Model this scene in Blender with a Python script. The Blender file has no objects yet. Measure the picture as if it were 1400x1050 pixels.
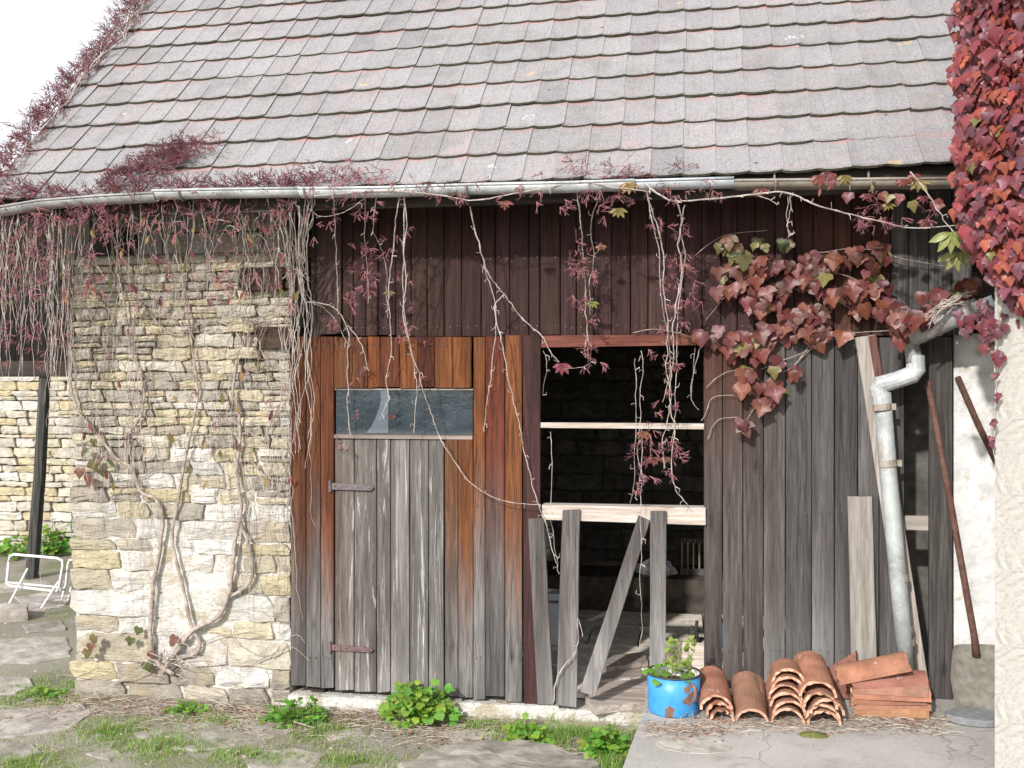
import bpy, math, random
from math import sin, cos, tan, radians, pi, sqrt, exp
from mathutils import Vector, Matrix, noise

R = random.Random(7)
SC = bpy.context.scene
COL = SC.collection

# ------------------------------------------------------------------ camera
F = 1361.1                      # focal length in photo pixels (35 mm lens on 36 mm)
PSI = radians(10.0)
DIST = 6.8
EYE = 2.1
CAM = Vector((DIST * sin(PSI), -DIST * cos(PSI), EYE))
cd = bpy.data.cameras.new('camera')
cd.lens = 35.0; cd.sensor_width = 36.0; cd.clip_end = 2000
co = bpy.data.objects.new('camera', cd); COL.objects.link(co)
co.location = CAM; co.rotation_euler = (radians(90), 0, PSI)
SC.camera = co

# ------------------------------------------------------------------ sky, sun, exposure
SUN_EL = radians(30); SUN_AZ = radians(19)      # azimuth: to the left of the facade's outward normal
sund = Vector((-sin(SUN_AZ) * cos(SUN_EL), -cos(SUN_AZ) * cos(SUN_EL), sin(SUN_EL)))
w = bpy.data.worlds.new('World'); SC.world = w; w.use_nodes = True
nt = w.node_tree; nt.nodes.clear()
sky = nt.nodes.new('ShaderNodeTexSky'); sky.sky_type = 'NISHITA'; sky.sun_disc = False
sky.sun_elevation = SUN_EL; sky.sun_rotation = math.atan2(sund.x, sund.y)
sky.air_density = 1.0; sky.dust_density = 3.0; sky.ozone_density = 1.0
hs = nt.nodes.new('ShaderNodeHueSaturation'); hs.inputs['Saturation'].default_value = 0.45   # thin high cloud
bg = nt.nodes.new('ShaderNodeBackground'); bg.inputs['Strength'].default_value = 0.145
wo = nt.nodes.new('ShaderNodeOutputWorld')
mxc = nt.nodes.new('ShaderNodeMix'); mxc.data_type = 'RGBA'                      # veil of bright thin cloud, uneven
tcw = nt.nodes.new('ShaderNodeTexCoord'); nzw = nt.nodes.new('ShaderNodeTexNoise'); nzw.inputs['Scale'].default_value = 2.5; nzw.inputs['Detail'].default_value = 6
mrw = nt.nodes.new('ShaderNodeMapRange'); mrw.inputs[1].default_value = 0.3; mrw.inputs[2].default_value = 0.7; mrw.inputs[3].default_value = 0.45; mrw.inputs[4].default_value = 0.85
nt.links.new(tcw.outputs['Generated'], nzw.inputs['Vector']); nt.links.new(nzw.outputs['Fac'], mrw.inputs[0]); nt.links.new(mrw.outputs[0], mxc.inputs[0])
mxc.inputs[7].default_value = (8.2, 8.3, 8.6, 1)
nt.links.new(sky.outputs[0], hs.inputs['Color']); nt.links.new(hs.outputs[0], mxc.inputs[6]); nt.links.new(mxc.outputs[2], bg.inputs[0]); nt.links.new(bg.outputs[0], wo.inputs[0])
sl = bpy.data.lights.new('sun', 'SUN'); sl.energy = 3.3; sl.angle = radians(1.6); sl.color = (1.0, 0.965, 0.92)
so = bpy.data.objects.new('sun', sl); COL.objects.link(so)
so.rotation_euler = (-sund).to_track_quat('-Z', 'Y').to_euler(); so.location = sund * 30
vs = SC.view_settings; vs.view_transform = 'Standard'; vs.look = 'None'; vs.gamma = 1; vs.exposure = 0.46
SC.cycles.use_denoising = True
SC.cycles.max_bounces = 6

# ------------------------------------------------------------------ helpers
FW = Vector((-sin(PSI), cos(PSI), 0)); RT = Vector((cos(PSI), sin(PSI), 0))
def ray(px, py): return FW + RT * ((px - 700) / F) + Vector((0, 0, 1)) * ((525 - py) / F)
def U(px, py, Y=0.0):
    d = ray(px, py); return CAM + d * ((Y - CAM.y) / d.y)
def G(px, py, Z):
    d = ray(px, py); return CAM + d * ((Z - CAM.z) / d.z)
def UX(px, Y=0.0): return U(px, 525, Y).x
def lerp(a, b, t): return a + (b - a) * t
def rnd(a, b): return R.uniform(a, b)
def nz(x, y, z=0.0): return noise.noise(Vector((x, y, z)))

class MB:
    def __init__(s): s.v = []; s.f = []; s.m = []
    def face(s, pts, mi=0):
        b = len(s.v); s.v += [Vector(p) for p in pts]; s.f.append(tuple(range(b, b + len(pts)))); s.m.append(mi)
    def box(s, x0, x1, y0, y1, z0, z1, mi=0):
        P = [(x0,y0,z0),(x1,y0,z0),(x1,y1,z0),(x0,y1,z0),(x0,y0,z1),(x1,y0,z1),(x1,y1,z1),(x0,y1,z1)]
        b = len(s.v); s.v += [Vector(p) for p in P]
        for f in ((0,1,5,4),(1,2,6,5),(2,3,7,6),(3,0,4,7),(4,5,6,7),(3,2,1,0)):
            s.f.append(tuple(b + i for i in f)); s.m.append(mi)
    def hexa(s, P, mi=0):
        b = len(s.v); s.v += [Vector(p) for p in P]
        for f in ((0,1,5,4),(1,2,6,5),(2,3,7,6),(3,0,4,7),(4,5,6,7),(3,2,1,0)):
            s.f.append(tuple(b + i for i in f)); s.m.append(mi)
    def prism(s, poly, z0, z1, mi=0):
        n = len(poly); b = len(s.v)
        s.v += [Vector((p[0], p[1], z0)) for p in poly] + [Vector((p[0], p[1], z1)) for p in poly]
        s.f.append(tuple(b + n + i for i in range(n))); s.m.append(mi)
        s.f.append(tuple(b + n - 1 - i for i in range(n))); s.m.append(mi)
        for i in range(n):
            j = (i + 1) % n; s.f.append((b + i, b + j, b + n + j, b + n + i)); s.m.append(mi)
    def tube(s, path, rad, sides=5, mi=0, cap=True):
        path = [Vector(p) for p in path]; n = len(path); b = len(s.v)
        ref = Vector((0.31, 0.93, 0.17)).normalized()
        for i, p in enumerate(path):
            t = (path[min(i + 1, n - 1)] - path[max(i - 1, 0)])
            t = t.normalized() if t.length > 1e-9 else Vector((0, 0, 1))
            a = t.cross(ref)
            if a.length < 0.05: a = t.cross(Vector((1, 0, 0)))
            a.normalize(); c = t.cross(a)
            r = rad[i] if isinstance(rad, (list, tuple)) else rad
            for k in range(sides):
                an = 2 * pi * k / sides; s.v.append(p + a * (r * cos(an)) + c * (r * sin(an)))
        for i in range(n - 1):
            for k in range(sides):
                k2 = (k + 1) % sides
                s.f.append((b + i * sides + k, b + i * sides + k2, b + (i + 1) * sides + k2, b + (i + 1) * sides + k)); s.m.append(mi)
        if cap and sides > 2:
            s.f.append(tuple(b + k for k in reversed(range(sides)))); s.m.append(mi)
            s.f.append(tuple(b + (n - 1) * sides + k for k in range(sides))); s.m.append(mi)
    def blob(s, c, r, mi=0, seg=5, ring=3):
        c = Vector(c); r = r if isinstance(r, (tuple, list)) else (r, r, r); b = len(s.v)
        for i in range(ring + 1):
            th = pi * i / ring
            for k in range(seg):
                ph = 2 * pi * k / seg; s.v.append(c + Vector((r[0]*sin(th)*cos(ph), r[1]*sin(th)*sin(ph), r[2]*cos(th))))
        for i in range(ring):
            for k in range(seg):
                k2 = (k + 1) % seg
                s.f.append((b+i*seg+k, b+(i+1)*seg+k, b+(i+1)*seg+k2, b+i*seg+k2)); s.m.append(mi)

WL = {}                                              # world location of every parent
def mesh(name, v, f, mats, m=None, smooth=False):
    me = bpy.data.meshes.new(name); me.from_pydata([tuple(p) for p in v], [], f)
    for x in (mats if isinstance(mats, (list, tuple)) else [mats]): me.materials.append(x)
    if m and any(m): me.polygons.foreach_set('material_index', m)
    if smooth: me.polygons.foreach_set('use_smooth', [True] * len(me.polygons))
    me.update(); return me
def put(name, me, parent=None, loc=(0, 0, 0), rot=None, color=None, scale=None):
    o = bpy.data.objects.new(name, me); COL.objects.link(o); loc = Vector(loc)
    WL[o.name] = loc.copy()
    if parent is not None:
        o.parent = parent; o.location = loc - WL[parent.name]
    else: o.location = loc
    if rot is not None: o.rotation_euler = rot
    if color is not None: o.color = (color[0], color[1], color[2], 1)
    if scale is not None: o.scale = scale if isinstance(scale, (tuple, list)) else (scale,) * 3
    return o
def build(name, mb, mats, parent=None, origin=None, smooth=False, color=None):
    if origin is None:
        xs = [p.x for p in mb.v]; ys = [p.y for p in mb.v]; zs = [p.z for p in mb.v]
        origin = Vector(((min(xs)+max(xs))/2, (min(ys)+max(ys))/2, min(zs)))
    origin = Vector(origin)
    me = mesh(name, [p - origin for p in mb.v], mb.f, mats, mb.m, smooth)
    return put(name, me, parent, origin, color=color)
def empty(name, loc, parent=None):
    o = bpy.data.objects.new(name, None); o.empty_display_size = 0.1; COL.objects.link(o)
    WL[o.name] = Vector(loc)
    if parent is not None: o.parent = parent; o.location = Vector(loc) - WL[parent.name]
    else: o.location = loc
    return o
def tag(o, label, cat, group=None):
    o['label'] = label; o['category'] = cat
    if group: o['group'] = group
    return o

# ------------------------------------------------------------------ materials
class NT:
    def __init__(s, name):
        s.m = bpy.data.materials.new(name); s.m.use_nodes = True; s.t = s.m.node_tree; s.t.nodes.clear()
        s.out = s.n('ShaderNodeOutputMaterial'); s.b = s.n('ShaderNodeBsdfPrincipled')
        s.l(s.b.outputs[0], s.out.inputs[0])
    def n(s, t, **k):
        x = s.t.nodes.new(t)
        for a, b in k.items(): setattr(x, a, b)
        return x
    def l(s, a, b): s.t.links.new(a, b)
    def setv(s, sock, v):
        if hasattr(v, 'is_output'): s.l(v, sock)
        elif isinstance(v, (tuple, list)) and len(v) == 3 and sock.type == 'RGBA': sock.default_value = (*v, 1)
        else: sock.default_value = v
    def obj_coord(s, rand=True, mult=53.0):
        c = s.n('ShaderNodeTexCoord').outputs['Object']
        if not rand: return c
        oi = s.n('ShaderNodeObjectInfo'); mm = s.n('ShaderNodeMath', operation='MULTIPLY'); s.l(oi.outputs['Random'], mm.inputs[0]); mm.inputs[1].default_value = mult
        va = s.n('ShaderNodeVectorMath', operation='ADD'); s.l(c, va.inputs[0]); s.l(mm.outputs[0], va.inputs[1])
        return va.outputs[0]
    def world(s): return s.n('ShaderNodeNewGeometry').outputs['Position']
    def mapv(s, v, scale):
        m = s.n('ShaderNodeVectorMath', operation='MULTIPLY'); s.l(v, m.inputs[0]); m.inputs[1].default_value = scale; return m.outputs[0]
    def noise(s, v, scale=5, detail=4, rough=0.55, dist=0.0):
        x = s.n('ShaderNodeTexNoise'); x.inputs['Scale'].default_value = scale; x.inputs['Detail'].default_value = detail
        x.inputs['Roughness'].default_value = rough; x.inputs['Distortion'].default_value = dist
        if v is not None: s.l(v, x.inputs['Vector'])
        return x.outputs['Fac']
    def voro(s, v, scale, feature='F1'):
        x = s.n('ShaderNodeTexVoronoi', feature=feature); x.inputs['Scale'].default_value = scale; s.l(v, x.inputs['Vector']); return x.outputs['Distance']
    def rng(s, v, a, b, c=0.0, d=1.0, smooth=False):
        x = s.n('ShaderNodeMapRange'); x.clamp = True
        if smooth: x.interpolation_type = 'SMOOTHSTEP'
        s.l(v, x.inputs[0]); x.inputs[1].default_value = a; x.inputs[2].default_value = b; x.inputs[3].default_value = c; x.inputs[4].default_value = d
        return x.outputs[0]
    def math(s, op, a, b=None):
        x = s.n('ShaderNodeMath', operation=op); s.setv(x.inputs[0], a)
        if b is not None: s.setv(x.inputs[1], b)
        return x.outputs[0]
    def mix(s, f, a, b, mode='MIX'):
        x = s.n('ShaderNodeMix', data_type='RGBA', blend_type=mode); s.setv(x.inputs[0], f); s.setv(x.inputs[6], a); s.setv(x.inputs[7], b); return x.outputs[2]
    def ocol(s): return s.n('ShaderNodeObjectInfo').outputs['Color']
    def orand(s): return s.n('ShaderNodeObjectInfo').outputs['Random']
    def sepz(s, v):
        x = s.n('ShaderNodeSeparateXYZ'); s.l(v, x.inputs[0]); return x.outputs
    def bump(s, h, strength=0.4, dist=0.01):
        x = s.n('ShaderNodeBump'); x.inputs['Strength'].default_value = strength; x.inputs['Distance'].default_value = dist
        s.l(h, x.inputs['Height']); s.l(x.outputs[0], s.b.inputs['Normal'])
    def fin(s, col, rough=0.85, spec=0.3, metal=0.0):
        s.setv(s.b.inputs['Base Color'], col); s.setv(s.b.inputs['Roughness'], rough); s.setv(s.b.inputs['Metallic'], metal)
        s.b.inputs['Specular IOR Level'].default_value = spec
        return s.m

def wood(name, d, l, g1, g2, z0=None, z1=None, greymix=None, axis='z', patch=0.0, spec=0.15):
    """d, l: stain dark/light; g1, g2: weathered greys; weathering takes over below z0..z1 (wood silvers where it is wetted)"""
    k = NT(name); c = k.obj_coord()
    sc = {'z': (1, 1, 0.045), 'x': (0.045, 1, 1), 'y': (1, 0.045, 1)}[axis]
    cs = k.mapv(c, sc)
    fine = k.noise(cs, 95, 5, 0.65, 0.6); mid = k.noise(cs, 26, 4, 0.6, 1.2); big = k.noise(cs, 9, 3, 0.5, 0.5)
    kv = k.mapv(c, tuple(0.35 if x < 0.5 else 1 for x in sc))
    knot = k.rng(k.voro(kv, 4.2), 0.03, 0.11, 1, 0, True)
    g = k.rng(k.math('ADD', k.math('MULTIPLY', fine, 0.55), k.math('MULTIPLY', mid, 0.45)), 0.36, 0.64)
    stain = k.mix(g, d, l)
    stain = k.mix(k.rng(big, 0.42, 0.62), stain, k.mix(0.55, stain, d))
    grey = k.mix(g, g1, g2)
    grey = k.mix(k.rng(big, 0.4, 0.65), grey, k.mix(0.6, grey, g1))
    if greymix is not None: wm = k.rng(k.math('ADD', k.math('MULTIPLY', mid, 0.5), k.math('MULTIPLY', big, 0.5)), 0.5 + 0.22 - 0.44 * greymix, 0.5 + 0.34 - 0.44 * greymix)
    else: wm = None
    if z0 is not None:
        zz = k.sepz(k.world())[2]
        zz = k.math('ADD', zz, k.math('MULTIPLY', k.math('SUBTRACT', k.math('ADD', k.math('MULTIPLY', mid, 0.6), k.math('MULTIPLY', big, 0.6)), 0.6), 1.6))
        zz = k.math('ADD', zz, k.math('MULTIPLY', k.math('SUBTRACT', k.orand(), 0.5), 0.55))
        zm = k.rng(zz, z0, z1, 1, 0, True)
        wm = zm if wm is None else k.math('MAXIMUM', zm, wm)
    oc = k.ocol(); bw = k.n('ShaderNodeRGBToBW'); k.l(oc, bw.inputs[0])
    stain = k.mix(1.0, stain, oc, 'MULTIPLY')
    if wm is None: col = stain
    else: col = k.mix(wm, stain, k.mix(1.0, grey, bw.outputs[0], 'MULTIPLY'))
    col = k.mix(k.math('MULTIPLY', knot, 0.6), col, (d[0]*0.4, d[1]*0.4, d[2]*0.4))
    if patch:
        fl = k.rng(k.noise(cs, 17, 6, 0.75, 1.0), 0.56, 0.66)
        col = k.mix(k.math('MULTIPLY', fl, patch), col, (0.55, 0.53, 0.5))
    sp = k.rng(k.noise(c, 140, 2, 0.5), 0.74, 0.78)
    col = k.mix(k.math('MULTIPLY', sp, 0.5), col, (0.42, 0.4, 0.37))
    k.bump(k.math('ADD', k.math('MULTIPLY', fine, 0.6), k.math('MULTIPLY', mid, 0.6)), 0.55, 0.006)
    return k.fin(col, 0.82, spec)

G1, G2 = (0.10, 0.092, 0.088), (0.33, 0.31, 0.295)
M = {}
M['wood_orange'] = wood('stained_orange_wood', (0.032, 0.015, 0.011), (0.205, 0.078, 0.034), (0.05, 0.046, 0.044), (0.24, 0.228, 0.22), 0.25, 1.55)
M['wood_red'] = wood('stained_dark_red_wood', (0.022, 0.013, 0.012), (0.072, 0.038, 0.034), G1, G2)
M['wood_right'] = wood('half_weathered_wood', (0.035, 0.017, 0.014), (0.115, 0.053, 0.039), (0.034, 0.029, 0.027), (0.13, 0.112, 0.103), 1.2, 2.5)
M['wood_grey'] = wood('grey_weathered_wood', (0.032, 0.03, 0.029), (0.135, 0.126, 0.121), (0.055, 0.052, 0.051), (0.19, 0.18, 0.175), None, None, 0.5)
M['wood_door'] = wood('door_grey_wood', (0.055, 0.05, 0.048), (0.215, 0.2, 0.19), (0.12, 0.112, 0.107), (0.34, 0.325, 0.31), -0.3, 0.5, None, 'z', 0.85)
M['wood_char'] = wood('charcoal_weathered_wood', (0.034, 0.0315, 0.031), (0.145, 0.134, 0.129), (0.1, 0.096, 0.094), (0.27, 0.26, 0.253), -0.25, 1.0)
M['wood_pale'] = wood('pale_silvered_wood', (0.22, 0.2, 0.185), (0.5, 0.47, 0.44), (0.3, 0.28, 0.26), (0.55, 0.52, 0.5), None, None, 0.5)
M['wood_pale_x'] = wood('pale_silvered_wood_lying', (0.3, 0.24, 0.2), (0.62, 0.54, 0.48), (0.4, 0.37, 0.35), (0.68, 0.65, 0.62), None, None, 0.55, 'x')
M['wood_red_x'] = wood('red_wood_lying', (0.07, 0.024, 0.018), (0.2, 0.075, 0.055), G1, G2, None, None, None, 'x')
M['wood_dark'] = wood('dark_old_timber', (0.02, 0.016, 0.014), (0.07, 0.056, 0.048), (0.05, 0.045, 0.04), (0.12, 0.11, 0.1), None, None, 0.3)
M['wood_dark_x'] = wood('dark_old_timber_lying', (0.02, 0.016, 0.014), (0.07, 0.056, 0.048), (0.05, 0.045, 0.04), (0.12, 0.11, 0.1), None, None, 0.3, 'x')

def m_tile():
    k = NT('cement_roof_tile'); c = k.obj_coord(); wv = k.world(); r = k.orand()
    a = k.noise(c, 75, 5, 0.75); b = k.noise(wv, 1.6, 4, 0.6); sp = k.noise(c, 105, 4, 0.65)
    col = k.mix(k.rng(a, 0.3, 0.7), (0.165, 0.161, 0.165), (0.345, 0.341, 0.345))
    pink = k.math('MULTIPLY', k.rng(k.noise(c, 8, 3, 0.6), 0.5, 0.72), k.rng(b, 0.42, 0.7, 0.0, 0.55))
    dk = k.noise(wv, 3.1, 5, 0.65); col = k.mix(k.rng(dk, 0.5, 0.7, 0, 0.45), col, (0.13, 0.13, 0.125)); col = k.mix(pink, col, (0.37, 0.25, 0.24))
    col = k.mix(k.rng(sp, 0.62, 0.7, 0, 0.8), col, (0.56, 0.55, 0.53)); col = k.mix(k.rng(sp, 0.38, 0.3, 0, 0.8), col, (0.09, 0.085, 0.083))
    v = k.sepz(k.n('ShaderNodeTexCoord').outputs['Object'])
    up = k.math('MULTIPLY', k.rng(v[1], 0.27, 0.325, 0, 1), k.rng(k.noise(wv, 2.6, 3, 0.6), 0.47, 0.6))
    col = k.mix(k.math('MULTIPLY', up, 0.75), col, (0.42, 0.19, 0.175))
    lip = k.math('MULTIPLY', k.rng(v[1], 0.035, 0.005, 0, 1), k.rng(k.noise(c, 30, 4, 0.7), 0.42, 0.6)); col = k.mix(k.math('MULTIPLY', lip, 0.7), col, (0.10, 0.10, 0.07))
    li = k.rng(k.noise(wv, 7.5, 3, 0.5), 0.71, 0.74); col = k.mix(k.math('MULTIPLY', li, 0.6), col, (0.46, 0.35, 0.17))
    wl = k.rng(k.noise(wv, 5.1, 4, 0.65), 0.70, 0.73); col = k.mix(k.math('MULTIPLY', wl, 0.6), col, (0.6, 0.59, 0.56))
    bl = k.rng(k.voro(k.mapv(wv, (1, 1, 1)), 2.3), 0.035, 0.02); col = k.mix(bl, col, (0.06, 0.06, 0.055))
    st = k.noise(k.mapv(c, (1, 0.05, 1)), 60, 3, 0.6); col = k.mix(k.rng(st, 0.55, 0.72, 0, 0.4), col, (0.15, 0.142, 0.14))
    col = k.mix(1, col, k.ocol(), 'MULTIPLY')
    k.bump(k.math('ADD', a, k.math('MULTIPLY', sp, 0.5)), 0.5, 0.007); return k.fin(col, 0.92, 0.15)
M['tile'] = m_tile()
def simple(name, c1, c2, scale=12, rough=0.85, spec=0.25, bump=0.4, det=5, oc=False, c3=None, t3=(0.6, 0.7), metal=0.0, rand=True, bd=0.01):
    k = NT(name); c = k.obj_coord(rand); n = k.noise(c, scale, det, 0.6)
    col = k.mix(k.rng(n, 0.32, 0.68), c1, c2)
    if c3: col = k.mix(k.rng(k.noise(c, scale * 0.37, 4, 0.6), *t3), col, c3)
    if oc: col = k.mix(1, col, k.ocol(), 'MULTIPLY')
    if bump: k.bump(k.noise(c, scale * 3, 4, 0.6), bump, bd)
    return k.fin(col, rough, spec, metal)
M['moss_edge'] = simple('mossy_tile_edge', (0.05, 0.047, 0.036), (0.12, 0.11, 0.08), 60)
def m_stone(name, wash=True):
    k = NT(name); c = k.obj_coord(); n = k.noise(c, 11, 5, 0.62); n2 = k.noise(c, 55, 4, 0.65); n3 = k.noise(c, 4, 3, 0.5)
    col = k.mix(k.rng(n, 0.3, 0.7), (0.6, 0.6, 0.6), (1.1, 1.08, 1.04))
    col = k.mix(1, col, k.ocol(), 'MULTIPLY')
    col = k.mix(k.rng(n3, 0.55, 0.7, 0, 0.5), col, (0.38, 0.31, 0.19))
    col = k.mix(k.rng(n2, 0.62, 0.75, 0, 0.6), col, (0.6, 0.57, 0.5)); col = k.mix(k.rng(n2, 0.36, 0.27, 0, 0.7), col, (0.12, 0.105, 0.085))
    lam = k.noise(k.mapv(c, (0.25, 1, 1.6)), 45, 3, 0.6)
    k.bump(k.math('ADD', k.math('MULTIPLY', n, 0.8), k.math('ADD', k.math('MULTIPLY', n2, 0.5), k.math('MULTIPLY', lam, 0.5))), 1.0, 0.022)
    return k.fin(col, 0.93, 0.15)
M['stone'] = m_stone('rubble_limestone')
M['mortar'] = simple('old_lime_mortar', (0.16, 0.14, 0.11), (0.36, 0.33, 0.28), 18, 0.95, 0.1, 0.7)
M['render_white'] = simple('crumbling_white_render', (0.47, 0.45, 0.41), (0.66, 0.645, 0.61), 14, 0.95, 0.1, 1.0, c3=(0.40, 0.355, 0.27), t3=(0.5, 0.62), bd=0.02)
def m_ground():
    k = NT('earth_and_leaf_litter'); c = k.world(); n = k.noise(c, 2.2, 5, 0.6); f = k.noise(c, 30, 5, 0.7); g = k.noise(c, 90, 3, 0.6)
    col = k.mix(k.rng(f, 0.3, 0.7), (0.21, 0.185, 0.155), (0.43, 0.395, 0.345))
    col = k.mix(k.rng(k.math('ADD', k.math('MULTIPLY', n, 0.6), k.math('MULTIPLY', f, 0.4)), 0.46, 0.56, 0, 0.7), col, k.mix(k.rng(g, 0.3, 0.7), (0.10, 0.13, 0.045), (0.24, 0.27, 0.11)))
    col = k.mix(k.rng(k.noise(c, 1.1, 3, 0.5), 0.52, 0.62, 0, 0.6), col, (0.36, 0.33, 0.29))
    col = k.mix(k.rng(g, 0.62, 0.72, 0, 0.7), col, (0.5, 0.44, 0.36))
    k.bump(k.math('ADD', f, g), 0.8, 0.02); return k.fin(col, 0.95, 0.1)
M['ground'] = m_ground()
def m_conc():
    k = NT('terrace_concrete'); c = k.world(); n = k.noise(c, 1.7, 4, 0.6); f = k.noise(c, 40, 5, 0.75); g = k.noise(c, 160, 3, 0.6)
    col = k.mix(k.rng(n, 0.35, 0.65), (0.34, 0.325, 0.3), (0.46, 0.445, 0.415))
    col = k.mix(k.rng(f, 0.42, 0.7, 0, 0.55), col, (0.54, 0.52, 0.49)); col = k.mix(k.rng(g, 0.36, 0.28, 0, 0.6), col, (0.16, 0.15, 0.14))
    col = k.mix(k.rng(k.noise(c, 5.5, 4, 0.6), 0.58, 0.7, 0, 0.45), col, (0.24, 0.215, 0.19))
    cr_ = k.n('ShaderNodeTexVoronoi', feature='DISTANCE_TO_EDGE'); cr_.inputs['Scale'].default_value = 0.9; wc = k.n('ShaderNodeVectorMath', operation='ADD'); k.l(c, wc.inputs[0]); nn_ = k.n('ShaderNodeTexNoise'); nn_.inputs['Scale'].default_value = 3.0; k.l(c, nn_.inputs['Vector']); k.l(k.mapv(nn_.outputs['Color'], (0.35, 0.35, 0.35)), wc.inputs[1]); k.l(wc.outputs[0], cr_.inputs['Vector'])
    ck = k.math('MULTIPLY', k.rng(cr_.outputs['Distance'], 0.005, 0.002), k.rng(n, 0.4, 0.55)); col = k.mix(k.math('MULTIPLY', ck, 0.3), col, (0.1, 0.09, 0.08))
    col = k.mix(k.rng(k.noise(c, 2.9, 5, 0.7), 0.55, 0.68, 0, 0.5), col, (0.26, 0.245, 0.22))
    k.bump(k.math('SUBTRACT', k.math('ADD', f, g), ck), 0.6, 0.008); return k.fin(col, 0.92, 0.2)
M['concrete'] = m_conc()
M['flag'] = simple('paving_flagstone', (0.21, 0.195, 0.178), (0.40, 0.375, 0.345), 9, 0.9, 0.2, 0.7, 6, True, (0.46, 0.44, 0.4), (0.56, 0.7))
def m_terra():
    k = NT('terracotta'); c = k.obj_coord(); n = k.noise(c, 9, 5, 0.65); f = k.noise(c, 60, 4, 0.7)
    col = k.mix(k.rng(n, 0.32, 0.68), (0.225, 0.108, 0.07), (0.38, 0.19, 0.128)); col = k.mix(k.rng(f, 0.6, 0.75, 0, 0.5), col, (0.5, 0.36, 0.28))
    col = k.mix(k.rng(k.noise(c, 5, 5, 0.7), 0.55, 0.68, 0, 0.6), col, (0.17, 0.12, 0.095)); col = k.mix(k.rng(k.noise(c, 13, 4, 0.7), 0.64, 0.7, 0, 0.6), col, (0.52, 0.42, 0.36))
    col = k.mix(1, col, k.ocol(), 'MULTIPLY'); k.bump(k.math('ADD', f, n), 0.5, 0.008); return k.fin(col, 0.88, 0.2)
M['terracotta'] = m_terra()
M['terracotta_edge'] = simple('broken_terracotta', (0.5, 0.24, 0.15), (0.62, 0.42, 0.32), 40, 0.9, 0.15, 0.6)
def m_zinc():
    k = NT('weathered_zinc'); c = k.obj_coord(); n = k.noise(c, 6, 4, 0.6); f = k.noise(c, 40, 4, 0.6)
    col = k.mix(k.rng(n, 0.35, 0.65), (0.30, 0.315, 0.32), (0.50, 0.52, 0.525)); col = k.mix(k.rng(f, 0.5, 0.7, 0, 0.6), col, (0.58, 0.585, 0.57))
    ru = k.rng(k.noise(k.mapv(c, (1, 1, 0.35)), 7, 5, 0.7), 0.6, 0.7)
    col = k.mix(k.math('MULTIPLY', ru, 0.75), col, (0.36, 0.24, 0.13)); col = k.mix(1, col, k.ocol(), 'MULTIPLY')
    k.bump(k.math('ADD', f, k.math('MULTIPLY', n, 3.0)), 0.3, 0.006); return k.fin(col, 0.6, 0.4, 0.15)
M['zinc'] = m_zinc()
M['rust'] = simple('rusty_iron', (0.1, 0.045, 0.032), (0.2, 0.1, 0.075), 25, 0.8, 0.3, 0.4, 5, True)
M['iron'] = simple('grey_iron_strap', (0.12, 0.105, 0.11), (0.22, 0.195, 0.2), 25, 0.7, 0.35, 0.3, 5, True)
def m_stucco():
    k = NT('swirled_stucco'); c = k.obj_coord(False); s = k.sepz(c)
    wv = k.n('ShaderNodeTexWave', wave_type='RINGS', rings_direction='SPHERICAL'); wv.inputs['Scale'].default_value = 9; wv.inputs['Distortion'].default_value = 5.5; wv.inputs['Detail'].default_value = 2.5; wv.inputs['Detail Scale'].default_value = 1.1
    fr = k.n('ShaderNodeVectorMath', operation='FRACTION'); k.l(k.mapv(c, (1.1, 1.1, 2.6)), fr.inputs[0]); k.l(k.mapv(fr.outputs[0], (0.8, 0.8, 0.5)), wv.inputs['Vector'])
    f = k.noise(c, 70, 3, 0.6)
    col = k.mix(k.rng(f, 0.3, 0.7), (0.37, 0.355, 0.325), (0.44, 0.425, 0.39))
    k.bump(k.math('ADD', k.math('MULTIPLY', wv.outputs['Fac'], 1.0), k.math('MULTIPLY', f, 0.35)), 0.5, 0.014); return k.fin(col, 0.9, 0.2)
M['stucco'] = m_stucco()
M['plaster'] = simple('flaking_white_plaster', (0.5, 0.5, 0.49), (0.74, 0.735, 0.72), 10, 0.92, 0.15, 0.9, 6, False, (0.44, 0.39, 0.31), (0.6, 0.66))
def m_enamel():
    k = NT('blue_enamel'); c = k.obj_coord(False); n = k.noise(c, 30, 3, 0.6)
    col = k.mix(k.rng(n, 0.3, 0.7), (0.04, 0.25, 0.56), (0.06, 0.31, 0.64))
    g = k.n('ShaderNodeVectorMath', operation='ADD'); k.l(c, g.inputs[0])
    for (x, y, z, r) in ((0.085, -0.13, 0.175, 0.035), (0.085, -0.13, 0.10, 0.038), (0.10, -0.12, 0.135, 0.03), (-0.02, -0.155, 0.045, 0.036), (-0.02, -0.155, 0.02, 0.034)):
        d = k.n('ShaderNodeVectorMath', operation='DISTANCE'); k.l(c, d.inputs[0]); d.inputs[1].default_value = (x, y, z)
        dd = k.math('ADD', d.outputs['Value'], k.math('MULTIPLY', k.math('SUBTRACT', k.noise(c, 26, 6, 0.75), 0.5), 0.10))
        col = k.mix(k.rng(dd, r*0.8, r*0.8 - 0.006), col, k.mix(n, (0.1, 0.06, 0.05), (0.28, 0.16, 0.1)))
    dr = k.rng(k.noise(k.mapv(c, (1, 1, 0.15)), 30, 4, 0.7), 0.58, 0.75, 0, 0.35); col = k.mix(dr, col, (0.16, 0.2, 0.22))
    return k.fin(col, k.rng(n, 0.3, 0.7, 0.3, 0.5), 0.45)
M['enamel'] = m_enamel()
M['enamel_in'] = simple('white_enamel', (0.7, 0.69, 0.66), (0.8, 0.79, 0.77), 8, 0.35, 0.5, 0)
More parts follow.
